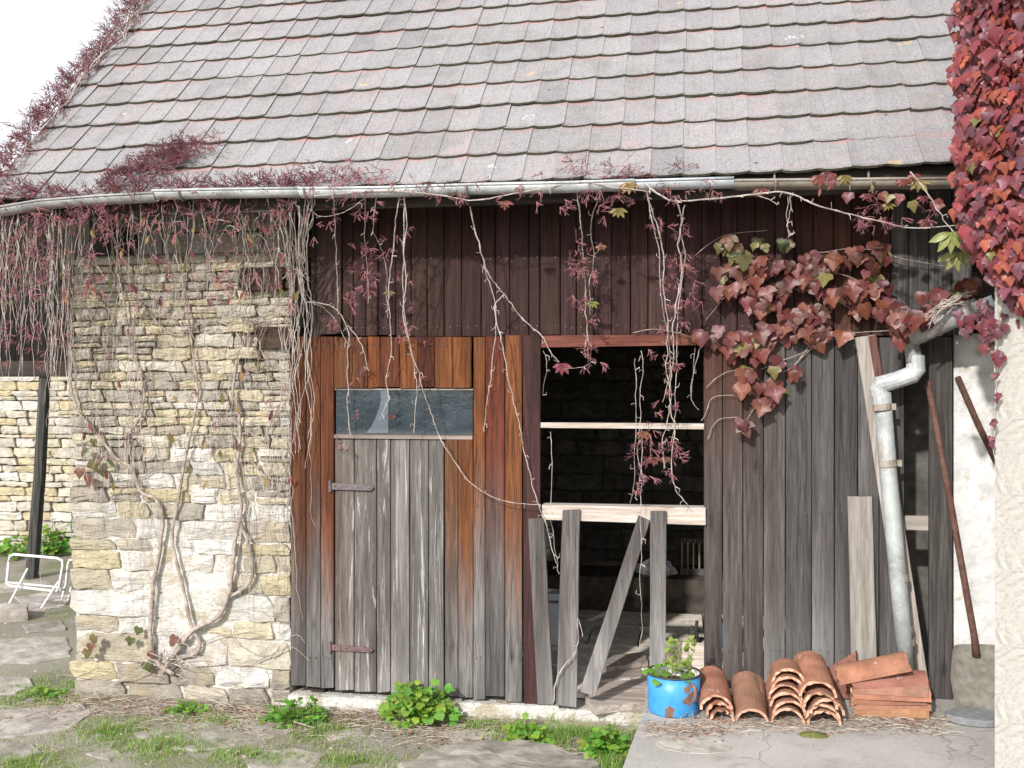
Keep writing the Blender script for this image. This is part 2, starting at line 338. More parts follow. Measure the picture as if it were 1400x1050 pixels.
M['black'] = simple('dark_rim', (0.03, 0.03, 0.03), (0.07, 0.06, 0.055), 40, 0.6, 0.3, 0)
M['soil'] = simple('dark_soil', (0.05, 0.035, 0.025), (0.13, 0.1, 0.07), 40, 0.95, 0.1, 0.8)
def m_glass(name, c1, c2, rough):
    k = NT(name); c = k.obj_coord(False); n = k.noise(c, 5, 4, 0.6); f = k.noise(c, 60, 3, 0.6)
    col = k.mix(k.rng(n, 0.3, 0.7), c1, c2); col = k.mix(k.rng(f, 0.62, 0.75, 0, 0.3), col, (0.3, 0.33, 0.35)); zz = k.sepz(c)[2]; col = k.mix(k.math('MULTIPLY', k.rng(k.math('ADD', zz, k.math('MULTIPLY', n, 0.12)), 0.10, 0.03), 0.25), col, (0.3, 0.3, 0.28)); k.bump(n, 0.2, 0.02)
    return k.fin(col, rough, 0.5)
M['glass'] = m_glass('dusty_dark_pane', (0.012, 0.02, 0.028), (0.035, 0.05, 0.062), 0.1)
M['glass2'] = m_glass('pale_broken_pane', (0.06, 0.085, 0.1), (0.115, 0.145, 0.165), 0.15)
def leafm(name, c1, c2, rough=0.5, oc=True, trans=0.0):
    k = NT(name); c = k.obj_coord(); n = k.noise(c, 25, 3, 0.6)
    col = k.mix(k.rng(n, 0.3, 0.7), c1, c2)
    if oc:
        lc = k.sepz(k.n('ShaderNodeTexCoord').outputs['Object']); ax = k.math('ABSOLUTE', lc[0])
        sv_ = k.math('FRACT', k.math('SUBTRACT', k.math('MULTIPLY', lc[1], 4.5), k.math('MULTIPLY', ax, 4.0)))
        vn = k.math('MAXIMUM', k.rng(ax, 0.03, 0.008), k.math('MULTIPLY', k.rng(k.math('ABSOLUTE', k.math('SUBTRACT', sv_, 0.5)), 0.10, 0.03), 0.6))
        col = k.mix(k.rng(k.noise(c, 6, 3, 0.6), 0.5, 0.72, 0, 0.5), col, k.mix(0.5, col, (0.3, 0.22, 0.12)))
        col = k.mix(1, col, k.ocol(), 'MULTIPLY') if name != 'weed_leaf' else k.mix(1, col, k.ocol(), 'MULTIPLY')
        col = k.mix(k.math('MULTIPLY', vn, 0.35), col, k.mix(1, col, (2.2, 2.0, 1.9), 'MULTIPLY'))
    m = k.fin(col, rough, 0.4)
    if trans:
        tr = k.n('ShaderNodeBsdfTranslucent'); k.l(col, tr.inputs[0]); mx = k.n('ShaderNodeMixShader'); mx.inputs[0].default_value = trans
        k.l(k.b.outputs[0], mx.inputs[1]); k.l(tr.outputs[0], mx.inputs[2]); k.l(mx.outputs[0], k.out.inputs[0])
    return m
M['leaf'] = leafm('creeper_leaf', (0.75, 0.75, 0.75), (1.15, 1.1, 1.1), 0.42, True, 0.25)
M['weed'] = leafm('weed_leaf', (0.12, 0.27, 0.03), (0.2, 0.42, 0.06), 0.55, True, 0.35)
M['grass'] = leafm('grass_blade', (0.15, 0.28, 0.05), (0.30, 0.44, 0.11), 0.6, False, 0.3)
M['grass_dry'] = leafm('dry_grass', (0.3, 0.25, 0.16), (0.5, 0.43, 0.3), 0.7, False, 0.2)
M['stem'] = simple('dry_creeper_stem', (0.23, 0.185, 0.165), (0.56, 0.5, 0.455), 16, 0.85, 0.2, 0.3)
M['trunk'] = simple('creeper_trunk_bark', (0.2, 0.16, 0.135), (0.47, 0.4, 0.35), 22, 0.9, 0.15, 0.7)
M['twig_red'] = simple('red_berry_stalk', (0.17, 0.06, 0.068), (0.33, 0.14, 0.15), 30, 0.7, 0.25, 0)
M['berry'] = simple('dark_blue_berry', (0.02, 0.02, 0.04), (0.06, 0.06, 0.1), 30, 0.5, 0.4, 0)
M['litter'] = simple('dead_leaf', (0.17, 0.085, 0.058), (0.33, 0.215, 0.15), 9, 0.8, 0.2, 0)
M['litter2'] = simple('pale_straw', (0.33, 0.275, 0.22), (0.47, 0.41, 0.34), 9, 0.8, 0.2, 0)
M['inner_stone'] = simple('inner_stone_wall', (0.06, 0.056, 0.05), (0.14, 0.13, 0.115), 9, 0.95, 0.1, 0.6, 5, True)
M['cloth'] = simple('crumpled_sheet', (0.42, 0.42, 0.42), (0.6, 0.6, 0.61), 20, 0.8, 0.2, 0.3)
M['whitebox'] = simple('white_painted_metal', (0.55, 0.57, 0.6), (0.68, 0.7, 0.72), 6, 0.5, 0.4, 0.1)
M['bluepaint'] = simple('blue_plastic', (0.04, 0.2, 0.42), (0.07, 0.27, 0.5), 8, 0.5, 0.4, 0)
M['gourd'] = simple('brown_gourd', (0.3, 0.17, 0.08), (0.45, 0.28, 0.15), 12, 0.7, 0.3, 0.2)
M['steel'] = simple('pale_painted_tube', (0.6, 0.62, 0.62), (0.75, 0.77, 0.77), 12, 0.5, 0.4, 0.05)
M['stonedisc'] = simple('grey_disc', (0.17, 0.175, 0.185), (0.27, 0.275, 0.285), 30, 0.85, 0.2, 0.3)
M['shovel'] = simple('dusty_steel_blade', (0.13, 0.12, 0.10), (0.23, 0.215, 0.185), 20, 0.7, 0.3, 0.3, 5, False, (0.26, 0.17, 0.1), (0.6, 0.7))
M['moss'] = simple('moss', (0.09, 0.1, 0.03), (0.2, 0.2, 0.07), 60, 0.95, 0.1, 0.9)

# ------------------------------------------------------------------ ground, terrace
ZG = -0.17; ZS = 0.10
def zg(x, y):
    z = ZG + 0.035 * nz(x * 1.1, y * 1.1, 3.3) + 0.012 * nz(x * 5, y * 5, 1.7)
    if y > 0 and x > -3.6: z -= 0.02
    return z
mb = MB()
xs = [-400, -120, -40, -18] + [-12 + 0.15 * i for i in range(101)] + [6, 12, 40, 120, 400]
ys = [-400, -120, -40, -14] + [-6.5 + 0.15 * i for i in range(101)] + [12, 20, 40, 120, 400]
for y in ys:
    for x in xs: mb.v.append(Vector((x, y, zg(x, y))))
nx = len(xs)
for j in range(len(ys) - 1):
    for i in range(nx - 1): mb.f.append((j*nx+i, j*nx+i+1, (j+1)*nx+i+1, (j+1)*nx+i)); mb.m.append(0)
ground = build('ground', mb, M['ground'], origin=(0, 0, 0), smooth=True); ground['kind'] = 'structure'

a = G(880, 968, ZS); b = G(846, 1062, ZS); c = b + (b - a).normalized() * 3.2
mb = MB()
mb.prism([(c.x, c.y), (6, c.y), (6, 0.44), (a.x + 0.05, 0.44), (a.x, -0.06), (a.x + 0.005, a.y)], ZG - 0.2, ZS)
slab = build('concrete_terrace', mb, M['concrete'], origin=(a.x, a.y, ZG)); slab['kind'] = 'structure'
SLX = a.x
# a round worn patch set in the slab
mb = MB(); pc = G(948, 1019, ZS)
mb.prism([(pc.x + 0.21 * cos(t * pi / 16) * (1 + 0.03 * nz(t, 2)), pc.y + 0.125 * sin(t * pi / 16)) for t in range(32)], ZS - 0.02, ZS + 0.004)
build('cover_plate', mb, M['flag'], slab, color=(1.32, 1.3, 1.25))

# flagstones: children of the ground
def flag(pxs, h=0.03, col=None, name='paving_stone', z=ZG, rough=0.012, n=5):
    P = [G(x, y, z) for x, y in pxs]
    pts = []
    for i, p in enumerate(P):                       # wobble the outline
        q = P[(i + 1) % len(P)]
        for t in range(n):
            u = p.lerp(q, t / n); L = (q - p).length
            pts.append(u + Vector((nz(u.x*6, u.y*6, 1)*0.03, nz(u.x*6, u.y*6, 7)*0.03, 0)))
    cx = sum(p.x for p in pts)/len(pts); cy = sum(p.y for p in pts)/len(pts)
    mb = MB(); m = len(pts)
    rings = []
    for s, zz in ((1.0, -0.08), (1.0, h*0.55), (0.96, h*0.95), (0.6, h), (0.25, h)):
        b0 = len(mb.v); rings.append(b0)
        for p in pts:
            x = cx + (p.x-cx)*s; y = cy + (p.y-cy)*s
            mb.v.append(Vector((x, y, zg(x, y) + zz + (rough*nz(x*7, y*7, 9) if zz > 0 else 0))))
    for r in range(len(rings)-1):
        for i in range(m):
            j = (i+1) % m; mb.f.append((rings[r]+i, rings[r]+j, rings[r+1]+j, rings[r+1]+i)); mb.m.append(0)
    mb.f.append(tuple(rings[-1]+i for i in range(m))); mb.m.append(0)
    area = sum(pts[i].x*pts[(i+1)%m].y - pts[(i+1)%m].x*pts[i].y for i in range(m))
    if area < 0: mb.f = [tuple(reversed(f)) for f in mb.f]
    g = rnd(0.85, 1.2)
    return build(name, mb, M['flag'], ground, color=col or (g, g*rnd(0.97, 1.0), g*rnd(0.93, 0.99)), smooth=False)
for q in ([(185,1003),(260,988),(330,984),(398,990),(402,1000),(345,1017),(270,1030),(205,1022)],
          [(-40,972),(60,966),(112,962),(132,976),(95,998),(20,1006),(-60,1008)],
          [(50,941),(85,934),(112,938),(100,951),(60,956)],
          [(-30,925),(35,923),(48,937),(20,948),(-40,950)],
          [(-30,881),(50,873),(94,872),(96,897),(40,905),(-40,907)],
          [(-50,1020),(40,1014),(60,1026),(20,1042),(-60,1044)],
          [(120,1030),(150,1022),(168,1032),(150,1042)],
          [(330,1032),(400,1022),(450,1032),(420,1052),(340,1058)],
          [(30,856),(85,848),(92,862),(40,868)],
          [(110,908),(150,904),(160,914),(120,922)],
          [(190,925),(240,918),(255,928),(200,938)],
          [(440,1000),(490,996),(500,1006),(450,1012)],
          [(600,1000),(660,996),(690,1004),(620,1010)],
          [(20,820),(60,812),(95,815),(90,828),(40,835)],
          [(-20,800),(30,795),(70,797),(50,806),(-10,812)]):
    flag(q, rnd(0.006, 0.014))
flag([(545,1052),(590,1030),(655,1019),(715,1020),(770,1032),(820,1052),(700,1090),(560,1090)], 0.045, (0.92, 0.9, 0.86), rough=0.03)
flag([(-30,842),(10,838),(36,840),(38,848),(0,852),(-30,855)], 0.11, (1.25, 1.2, 1.15))

# ------------------------------------------------------------------ the barn
barn = tag(empty('barn', (0, 0, ZG)), 'old barn with rubble stone wall, stained plank front and cement tiled roof', 'barn')
# --- roof
AL = radians(46); EX = 0.31; YE = -0.465; ZE = 3.367
RV = Vector((0, cos(AL), sin(AL))); RN = Vector((0, -sin(AL), cos(AL)))
VX = UX(4, -0.25)                                    # verge
XR = 3.55
def roofp(x, s, n=0.0): return Vector((x, YE, ZE)) + RV * s + RN * n
NR = 17; SLOPE = EX * NR
RX0, RX1 = VX + 0.03, XR - 0.02
mb = MB()
q0, q1 = roofp(0, 0.06, -0.03), roofp(0, SLOPE, -0.03)
rdg = q1.y
mb.hexa([(RX0, q0.y, q0.z-0.03), (RX1, q0.y, q0.z-0.03), (RX1, q1.y, q1.z-0.03), (RX0, q1.y, q1.z-0.03), (RX0, q0.y, q0.z), (RX1, q0.y, q0.z), (RX1, q1.y, q1.z), (RX0, q1.y, q1.z)])
yb = 2*rdg - YE
mb.hexa([(RX0, q1.y+0.002, q1.z-0.03), (RX1, q1.y+0.002, q1.z-0.03), (RX1, yb, ZE-0.03), (RX0, yb, ZE-0.03), (RX0, q1.y+0.002, q1.z+0.02), (RX1, q1.y+0.002, q1.z+0.02), (RX1, yb, ZE+0.02), (RX0, yb, ZE+0.02)])
roof = build('roof', mb, M['wood_dark'], barn)
def tile_mesh(seed):
    r = random.Random(seed); W, L, T, n = 0.212, 0.40, 0.0165, 8
    v = []; f = []; m = []
    for lay in (0, 1):
        for row in (0, 1):
            for i in range(n + 1):
                u = i / n
                prof = 0.008 * (max(0, (u - 0.35)) / 0.65) ** 2 + 0.004 * (max(0, 0.25 - u) / 0.25)
                vb = 0.011 * (u - 0.42) ** 2 / 0.3 + r.uniform(-0.0015, 0.0015)
                yy = vb if row == 0 else L
                nn = (0.029 if row == 0 else 0.005) + prof - (T if lay else 0)
                v.append((u * W, yy, nn))
    k = n + 1
    for i in range(n):
        f.append((i, i+1, k+i+1, k+i)); m.append(0)
        f.append((2*k+i+1, 2*k+i, 3*k+i, 3*k+i+1)); m.append(1)
        f.append((2*k+i, 2*k+i+1, i+1, i)); m.append(1)
    f.append((0, k, 3*k, 2*k)); m.append(1); f.append((n, 2*k+n, 3*k+n, k+n)); m.append(1)
    return mesh('roof_tile', v, f, [M['tile'], M['moss_edge']], m)
tms = [tile_mesh(i) for i in range(4)]
TW = 0.2005
NV = 11
up = MB()
tv = [[v.co.copy() for v in t.vertices] for t in tms]; tf = [[tuple(p.vertices) for p in t.polygons] for t in tms]; tm = [[p.material_index for p in t.polygons] for t in tms]
for k in range(NR):
    x = VX + (0.0 if k % 2 == 0 else 0.012) + rnd(-0.012, 0.012); i = 0
    while x < XR - 0.12:
        sag = 0.012 * nz(x * 0.7, k * 0.4, 5)
        lift = 0.03 * max(0, (x - 1.75)) / 1.0 if k == 0 else 0
        s = EX * k + rnd(-0.004, 0.004) - (rnd(0.008, 0.02) if R.random() < 0.03 else 0) + 0.012 * nz(x * 0.5, k * 3.1, 8)
        p = roofp(x, s, sag + lift + rnd(-0.002, 0.003))
        rot = Matrix.Rotation(AL + rnd(-0.008, 0.008), 3, 'X') @ Matrix.Rotation(rnd(-0.007, 0.007), 3, 'Z')
        t = R.randrange(4)
        if k < NV:
            g = rnd(0.94, 1.05) * (1 + 0.10 * nz(x, k * 0.5, 2)); g = g * (0.86 if R.random() < 0.04 else 1)
            put('roof_tile', tms[t], roof, p, rot.to_euler(), (g * rnd(1.0, 1.025), g * rnd(0.985, 1.0), g * rnd(0.99, 1.01)))
        else:
            b0 = len(up.v); up.v += [p + rot @ c for c in tv[t]]; up.f += [tuple(b0 + q for q in f) for f in tf[t]]; up.m += tm[t]
        x += TW + rnd(-0.001, 0.003); i += 1
uo = build('upper_roof_tiles', up, [M['tile'], M['moss_edge']], roof); uo['kind'] = 'stuff'
# verge trim board and rafter ends
mb = MB(); o0 = roofp(0, 0.02, -0.075); o1 = roofp(0, SLOPE, -0.075)
mb.hexa([(VX-0.02, o0.y, o0.z-0.09), (VX+0.02, o0.y, o0.z-0.09), (VX+0.02, o1.y, o1.z-0.09), (VX-0.02, o1.y, o1.z-0.09), (VX-0.02, o0.y, o0.z+0.05), (VX+0.02, o0.y, o0.z+0.05), (VX+0.02, o1.y, o1.z+0.05), (VX-0.02, o1.y, o1.z+0.05)])
build('verge_board', mb, M['wood_dark'], roof)
for i in range(9):
    x = -3.5 + i * 0.75; mb = MB(); o0 = roofp(0, 0.1, -0.065); o1 = roofp(0, SLOPE - 0.05, -0.065)
    mb.hexa([(x, o0.y, o0.z-0.12), (x+0.09, o0.y, o0.z-0.12), (x+0.09, o1.y, o1.z-0.12), (x, o1.y, o1.z-0.12), (x, o0.y, o0.z), (x+0.09, o0.y, o0.z), (x+0.09, o1.y, o1.z), (x, o1.y, o1.z)])
    build('rafter', mb, M['wood_dark'], roof)
mb = MB(); mb.box(RX0, RX1, YE + 0.05, YE + 0.075, ZE - 0.115, ZE + 0.035); build('eaves_light_stop', mb, M['wood_dark_x'], roof)  # board added behind the gutter to stop sun leaking onto the upper planks
# --- gutter: half-round troughs
YGU = YE - 0.045
def gutter(pts, r, mat, col=None, name='gutter'):
    mb = MB(); n = 9; rows = []
    for p in pts:
        b0 = len(mb.v); rows.append(b0)
        for rr in (r, r - 0.004):
            for i in range(n + 1):
                a = pi + pi * i / n; mb.v.append(Vector((p[0], p[1] + rr * cos(a), p[2] + rr * sin(a))))
    k = n + 1
    for q in range(len(rows) - 1):
        A, B = rows[q], rows[q+1]
        for i in range(n):
            mb.f.append((A+i, A+i+1, B+i+1, B+i)); mb.f.append((A+k+i+1, A+k+i, B+k+i, B+k+i+1)); mb.m += [0, 0]
        mb.f.append((A, B, B+k, A+k)); mb.f.append((A+k+n, B+k+n, B+n, A+n)); mb.m += [0, 0]
    # front bead
    mb.tube([(p[0], p[1] - r, p[2] + 0.002) for p in pts], 0.009, 6)
    return build(name, mb, mat, barn, smooth=True, color=col)
def gp(px, py): p = U(px, py, YGU); return (p.x, p.y, p.z)
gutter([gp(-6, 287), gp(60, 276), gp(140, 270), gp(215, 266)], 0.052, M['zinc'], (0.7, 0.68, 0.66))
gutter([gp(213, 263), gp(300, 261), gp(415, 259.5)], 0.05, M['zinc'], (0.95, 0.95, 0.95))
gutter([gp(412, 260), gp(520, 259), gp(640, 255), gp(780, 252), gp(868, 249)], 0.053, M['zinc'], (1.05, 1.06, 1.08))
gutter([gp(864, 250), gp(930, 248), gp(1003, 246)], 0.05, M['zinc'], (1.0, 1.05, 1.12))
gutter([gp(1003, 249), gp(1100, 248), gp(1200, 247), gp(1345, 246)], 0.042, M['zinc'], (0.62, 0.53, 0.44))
for px, py in ((420, 259), (868, 249.5), (640, 256), (1060, 248), (250, 262), (1190, 247)):
    p = gp(px, py); mb = MB(); arc = []
    for i in range(10):
        a = pi + pi * i / 9; arc.append((p[0], p[1] + 0.06 * cos(a), p[2] + 0.06 * sin(a)))
    arc.append((p[0], p[1] + 0.06, p[2] + 0.07)); mb.tube(arc, 0.008, 5)
    build('gutter_bracket', mb, M['iron'], barn, color=(1.2, 1.1, 1.0))

# --- planks
def plank(pts, Y, th, mat, parent, col=None, name='plank', jit=0.003, bev=0.004):
    """pts: four image corners (tl, tr, br, bl) lying in the plane Y = front; bevelled board with thickness th"""
    tl, tr, br, bl = [U(x, y, Y) for x, y in pts]
    return plank3(tl, tr, br, bl, th, mat, parent, col, name, jit, bev)
def plank3(tl, tr, br, bl, th, mat, parent, col=None, name='plank', jit=0.003, bev=0.004, nrm=None):
    nrm = nrm or ((tr - tl).cross(bl - tl)).normalized()      # towards the viewer (-y)
    if nrm.y > 0: nrm = -nrm
    n = 6; mb = MB(); r0 = rnd(0, 99); rows = []
    ax = (tr - tl).normalized()
    for i in range(n + 1):
        t = i / n; a = tl.lerp(bl, t) + ax * jit * nz(r0, t * 3, 1); b = tr.lerp(br, t) + ax * jit * nz(r0, t * 3, 5)
        off = nrm * (jit * nz(r0, t * 2, 9))
        if i == 0: a = a + (bl-tl).normalized() * rnd(0, 0.006); b = b + (bl-tl).normalized() * rnd(0, 0.006)
        if i == n: a = a + (bl-tl).normalized() * rnd(-0.006, 0.006); b = b + (bl-tl).normalized() * rnd(-0.006, 0.006)
        row = [a - nrm * th, a + off - nrm * bev, a + off + ax * bev, b + off - ax * bev, b + off - nrm * bev, b - nrm * th]
        b0 = len(mb.v); mb.v += row; rows.append(b0)
    for i in range(n):
        A, B = rows[i], rows[i + 1]
        for k in range(6):
            k2 = (k + 1) % 6; mb.f.append((A+k, B+k, B+k2, A+k2)); mb.m.append(0)
    mb.f.append(tuple(rows[0] + k for k in range(6))); mb.m.append(0)
    mb.f.append(tuple(rows[-1] + 5 - k for k in range(6))); mb.m.append(0)
    g = rnd(0.75, 1.2)
    return build(name, mb, mat, parent, color=col or (g, g * rnd(0.95, 1.03), g * rnd(0.94, 1.03)))
def g3(g, a=1.0, b=1.0): return (g, g * a, g * b)

# framing behind the boards (posts, rails): a dark skeleton that carries the cladding
mb = MB()
for px in (436, 700, 726, 975, 1225, 1290):
    x = UX(px, 0.08); mb.box(x - 0.05, x + 0.05, 0.062, 0.17, -0.1, 3.3)
x0, x1 = UX(395), UX(1330)
mb.box(x0, x1, 0.175, 0.29, 3.02, 3.16)
fr = build('cladding', mb, M['wood_dark'], barn)
# upper band
ed = [468, 483, 500, 517, 541, 562, 584, 607, 631, 658, 677, 697, 723, 738, 766, 788, 812, 836, 862, 886, 910, 935, 960, 986, 1008, 1032, 1060, 1086, 1112, 1140, 1165, 1192, 1218, 1243, 1270, 1302, 1330]
for i in range(len(ed) - 1):
    a, b = ed[i] + 0.5, ed[i + 1] - 0.6
    if a > 1200: col, mt = g3(rnd(0.5, 1.0)), 'wood_grey'
    elif a > 1080: col, mt = g3(rnd(0.55, 0.95), 1.0, 1.0), 'wood_right'
    else: col, mt = g3(rnd(0.8, 1.2), rnd(0.9, 1.05), rnd(0.9, 1.08)), 'wood_red'
    bot = 459 + rnd(-1, 1)
    plank([(a, 245), (b, 245), (b, bot), (a, bot)], 0.022 + rnd(-0.002, 0.003), 0.024, M[mt], fr, col)
plank([(433, 262), (466, 262), (466, 457), (433, 457)], 0.0, 0.05, M['wood_red'], fr, (1.4, 1.6, 1.6), 'post')
# lower left boards, left of and above the door
for a, b, y0, y1, c in ((397.5,418,460,938,(0.9,0.85,0.85)), (418.7,438,460,939,(1.0,0.95,0.9)), (438.7,456,460,941,(1.15,0.95,0.85)),
        (456.7,477,460,530,(0.85,0.9,0.9)), (477.6,502,460,530,(0.8,0.8,0.8)), (502.6,519,460,530,(1.25,1.05,0.8)), (519.5,546,460,530,(0.9,0.75,0.75)), (546.6,571,460,530,(1.2,1.05,0.8)),
        (571.6,594,460,530,(0.75,0.6,0.7)), (594.6,618,460,530,(1.2,1.1,0.9)), (618.6,644,460,530,(1.3,1.15,0.8)),
        (608.2,626,600,951,(0.8,0.95,1.0)), (626.6,646.5,600,953,(1.25,1.2,1.0)), (645.5,663,460,956,(1.15,1.05,0.85)), (663.7,690,459,951,(0.8,0.6,0.75)), (690.7,713.5,458,959,(1.15,1.1,0.95))):
    if a == 645.5: a = 647.2
    plank([(a, y0), (b, y0), (b, y1), (a, y1)], -0.004 + rnd(-0.003, 0.003), 0.024, M['wood_orange'], fr, c)
plank([(714.3, 458), (739, 458), (738, 962), (716, 961)], -0.006, 0.03, M['wood_red'], fr, (1.15, 1.0, 1.05), 'post')
# boards right of the opening
le = [962, 988, 1016, 1044, 1074, 1110, 1141, 1173, 1202, 1237]
cl = [(0.9,0.85,0.85),(1.3,1.2,1.15),(0.9,0.87,0.87),(1.15,1.1,1.05),(0.75,0.75,0.77),(1.2,1.2,1.2),(0.62,0.62,0.64),(1.1,1.1,1.11),(0.85,0.85,0.85)]
for i in range(9):
    plank([(le[i]+0.5, 461), (le[i+1]-0.7, 461), (le[i+1]-0.8, 966), (le[i]+0.5, 966)], -0.004 + rnd(-0.004, 0.004), 0.024, M['wood_right'] if i < 3 else M['wood_char'], fr, cl[i])
plank([(1271, 460), (1302, 460), (1303, 958), (1270, 958)], -0.004, 0.028, M['wood_grey'], fr, (0.72, 0.7, 0.68))
plank([(1236, 705), (1272, 705), (1272, 725), (1236, 725)], 0.03, 0.05, M['wood_pale_x'], barn, (0.75, 0.7, 0.62), 'rail')
# opening timbers
plank([(739.5, 458), (962, 456), (962, 472), (739.5, 474)], -0.002, 0.06, M['wood_red_x'], barn, (1.1, 1.1, 1.1), 'lintel')
plank([(738, 577.5), (963, 578), (963, 586), (738, 586)], -0.0, 0.03, M['wood_pale_x'], barn, (0.95, 0.93, 0.9), 'window_rail')
tl, br = U(741, 689, -0.03), U(965, 718, -0.03); tr, bl = U(965, 694, -0.03), U(741, 711, -0.03)
plank3(tl, tr, br, bl, 0.13, M['wood_pale_x'], barn, (1, 1, 1), 'sill_beam')
# loose remains of the boards under the sill
for p, Y0, Y1, c in (([(722,709),(743.5,708),(757,963),(735,963)], -0.045, -0.02, (1.25,1.2,1.17)), ([(769,697),(793,696),(788,967),(760,965)], -0.06, -0.06, (1.35,1.3,1.28)),
             ([(873,704),(889,711),(814,952),(793,945)], -0.062, -0.12, (1.3,1.25,1.22)), ([(889,699),(911,699),(910,946),(888,946)], -0.06, -0.05, (1.4,1.36,1.34))):
    P = [U(p[0][0], p[0][1], Y0), U(p[1][0], p[1][1], Y0), U(p[2][0], p[2][1], Y1), U(p[3][0], p[3][1], Y1)]
    plank3(P[0], P[1], P[2], P[3], 0.022, M['wood_char'], barn, c, 'plank', jit=0.004)
nm = MB()
def nail(px, py, Y): 
    p = U(px + rnd(-2, 2), py + rnd(-2, 2), Y); nm.tube([p + Vector((0, -0.002, 0)), p + Vector((0, 0.004, 0))], rnd(0.004, 0.006), 6)
for i in range(len(ed)-1):
    for q in (0.3, 0.72):
        for y in (447, 352): nail(lerp(ed[i], ed[i+1], q), y, 0.017)
for a, b in ((397,418),(419,438),(439,456),(457,477),(478,502),(503,519),(520,546),(547,571),(572,594),(595,618),(619,644),(647,663),(664,690),(691,713)):
    for q in (0.3, 0.72):
        nail(lerp(a, b, q), 472, -0.01)
        if a < 450 or a > 645: nail(lerp(a, b, q), 690, -0.01); nail(lerp(a, b, q), 900, -0.01)
for i in range(9):
    for q in (0.3, 0.72):
        for y in (480, 700, 890): nail(lerp(le[i], le[i+1], q), y, -0.011)
build('nail_heads', nm, M['iron'], barn, color=(0.6, 0.5, 0.45))['kind'] = 'stuff'
# plinth
mb = MB(); xa, xb = UX(396), UX(765); n = 24
for i in range(n):
    u0, u1 = lerp(xa, xb, i/n), lerp(xa, xb, (i+1)/n)
    def yz(u): return -0.035 + 0.018*nz(u*3, 4), -0.075 - 0.03*(1-(u-xa)/(xb-xa)) + 0.012*nz(u*5, 9)
    (y0_, z0_), (y1_, z1_) = yz(u0), yz(u1)
    mb.hexa([(u0, y0_-0.02, -0.32), (u1, y1_-0.02, -0.32), (u1, 0.15, -0.32), (u0, 0.15, -0.32), (u0, y0_, z0_), (u1, y1_, z1_), (u1, 0.15, z1_), (u0, 0.15, z0_)])
build('plinth', mb, M['render_white'], barn)

# --- door
p0 = U(458, 600, 0.012); p1 = U(606, 944, 0.012)
mb = MB()
for z in (0.15, 1.45): mb.box(p0.x + 0.02, p1.x - 0.02, 0.036, 0.06, z, z + 0.1)
door = build('door', mb, M['wood_dark_x'], barn)
de = [457.5, 484, 515, 534, 560, 586, 607]; dc = [(1.0,0.93,0.85),(0.88,0.85,0.82),(1.05,1.03,1.02),(1.25,1.24,1.24),(0.82,0.82,0.83),(0.92,0.92,0.93)]
for i in range(6):
    y1 = 944 + i * 1.6 + rnd(-1, 1)
    plank([(de[i]+0.5, 600), (de[i+1]-0.6, 600), (de[i+1]-0.6, y1), (de[i]+0.5, y1)], 0.010 + rnd(-0.003, 0.003), 0.022, M['wood_door'], door, dc[i])
for ya, yb_, x1 in ((659, 669, 511), (880, 890, 511)):
    mb = MB(); a, b = U(453, ya, 0.0), U(x1, yb_ + 2, 0.0)
    zc = (a.z + b.z)/2; hh = abs(a.z - b.z)/2 * 0.85
    pts = [(a.x, zc+hh), (b.x-0.02, zc+hh*0.72-0.006), (b.x, zc-0.004), (b.x-0.02, zc-hh*0.85-0.006), (a.x, zc-hh)]
    for k in range(len(pts)):
        x_, z_ = pts[k]; mb.v += [Vector((x_, -0.010, z_)), Vector((x_, -0.001, z_))]
    m_ = len(pts); mb.f.append(tuple(2*k for k in range(m_))); mb.f.append(tuple(2*k+1 for k in reversed(range(m_)))); mb.m += [0, 0]
    for k in range(m_):
        j = (k+1) % m_; mb.f.append((2*k, 2*k+1, 2*j+1, 2*j)); mb.m.append(0)
    mb.tube([(a.x-0.005, -0.012, zc-0.04), (a.x-0.005, -0.012, zc+0.04)], 0.011, 8)
    for k in range(4): mb.blob((lerp(a.x+0.03, b.x-0.03, k/3), -0.011, zc-0.003*k), 0.007)
    build('hinge', mb, M['iron'], door, color=(0.75, 0.7, 0.72) if ya < 700 else (0.8, 0.58, 0.56))
# --- transom window
mb = MB(); a = U(457, 531, 0.0); b = U(646, 600, 0.0)
mb.box(a.x, b.x, -0.006, 0.03, U(457, 599, 0).z, U(457, 594, 0).z); mb.box(a.x, b.x, 0.012, 0.03, a.z - 0.012, a.z)
tw = build('transom_window', mb, M['wood_pale_x'], barn, color=(0.55, 0.53, 0.52))
mb = MB(); z0, z1 = U(457, 594, 0.02).z + 0.002, U(457, 532, 0.02).z
mb.box(a.x + 0.004, b.x - 0.004, 0.024, 0.028, z0, z1); build('pane', mb, M['glass'], tw)
mb = MB(); pts = [(500, 592), (507, 584), (514, 570), (519, 556), (521, 545), (519, 533), (531, 533), (531, 592)]
P = [U(x, y, 0.019) for x, y in pts]; b0 = len(mb.v)
mb.v += P + [p + Vector((0, 0.003, 0)) for p in P]; k = len(P)
mb.f.append(tuple(range(k))); mb.f.append(tuple(reversed(range(k, 2*k)))); mb.m += [0, 0]
for i in range(k): mb.f.append((i, i+k, (i+1) % k + k, (i+1) % k)); mb.m.append(0)
build('broken_pane', mb, M['glass2'], tw)['label'] = 'pale curved broken glass shard'

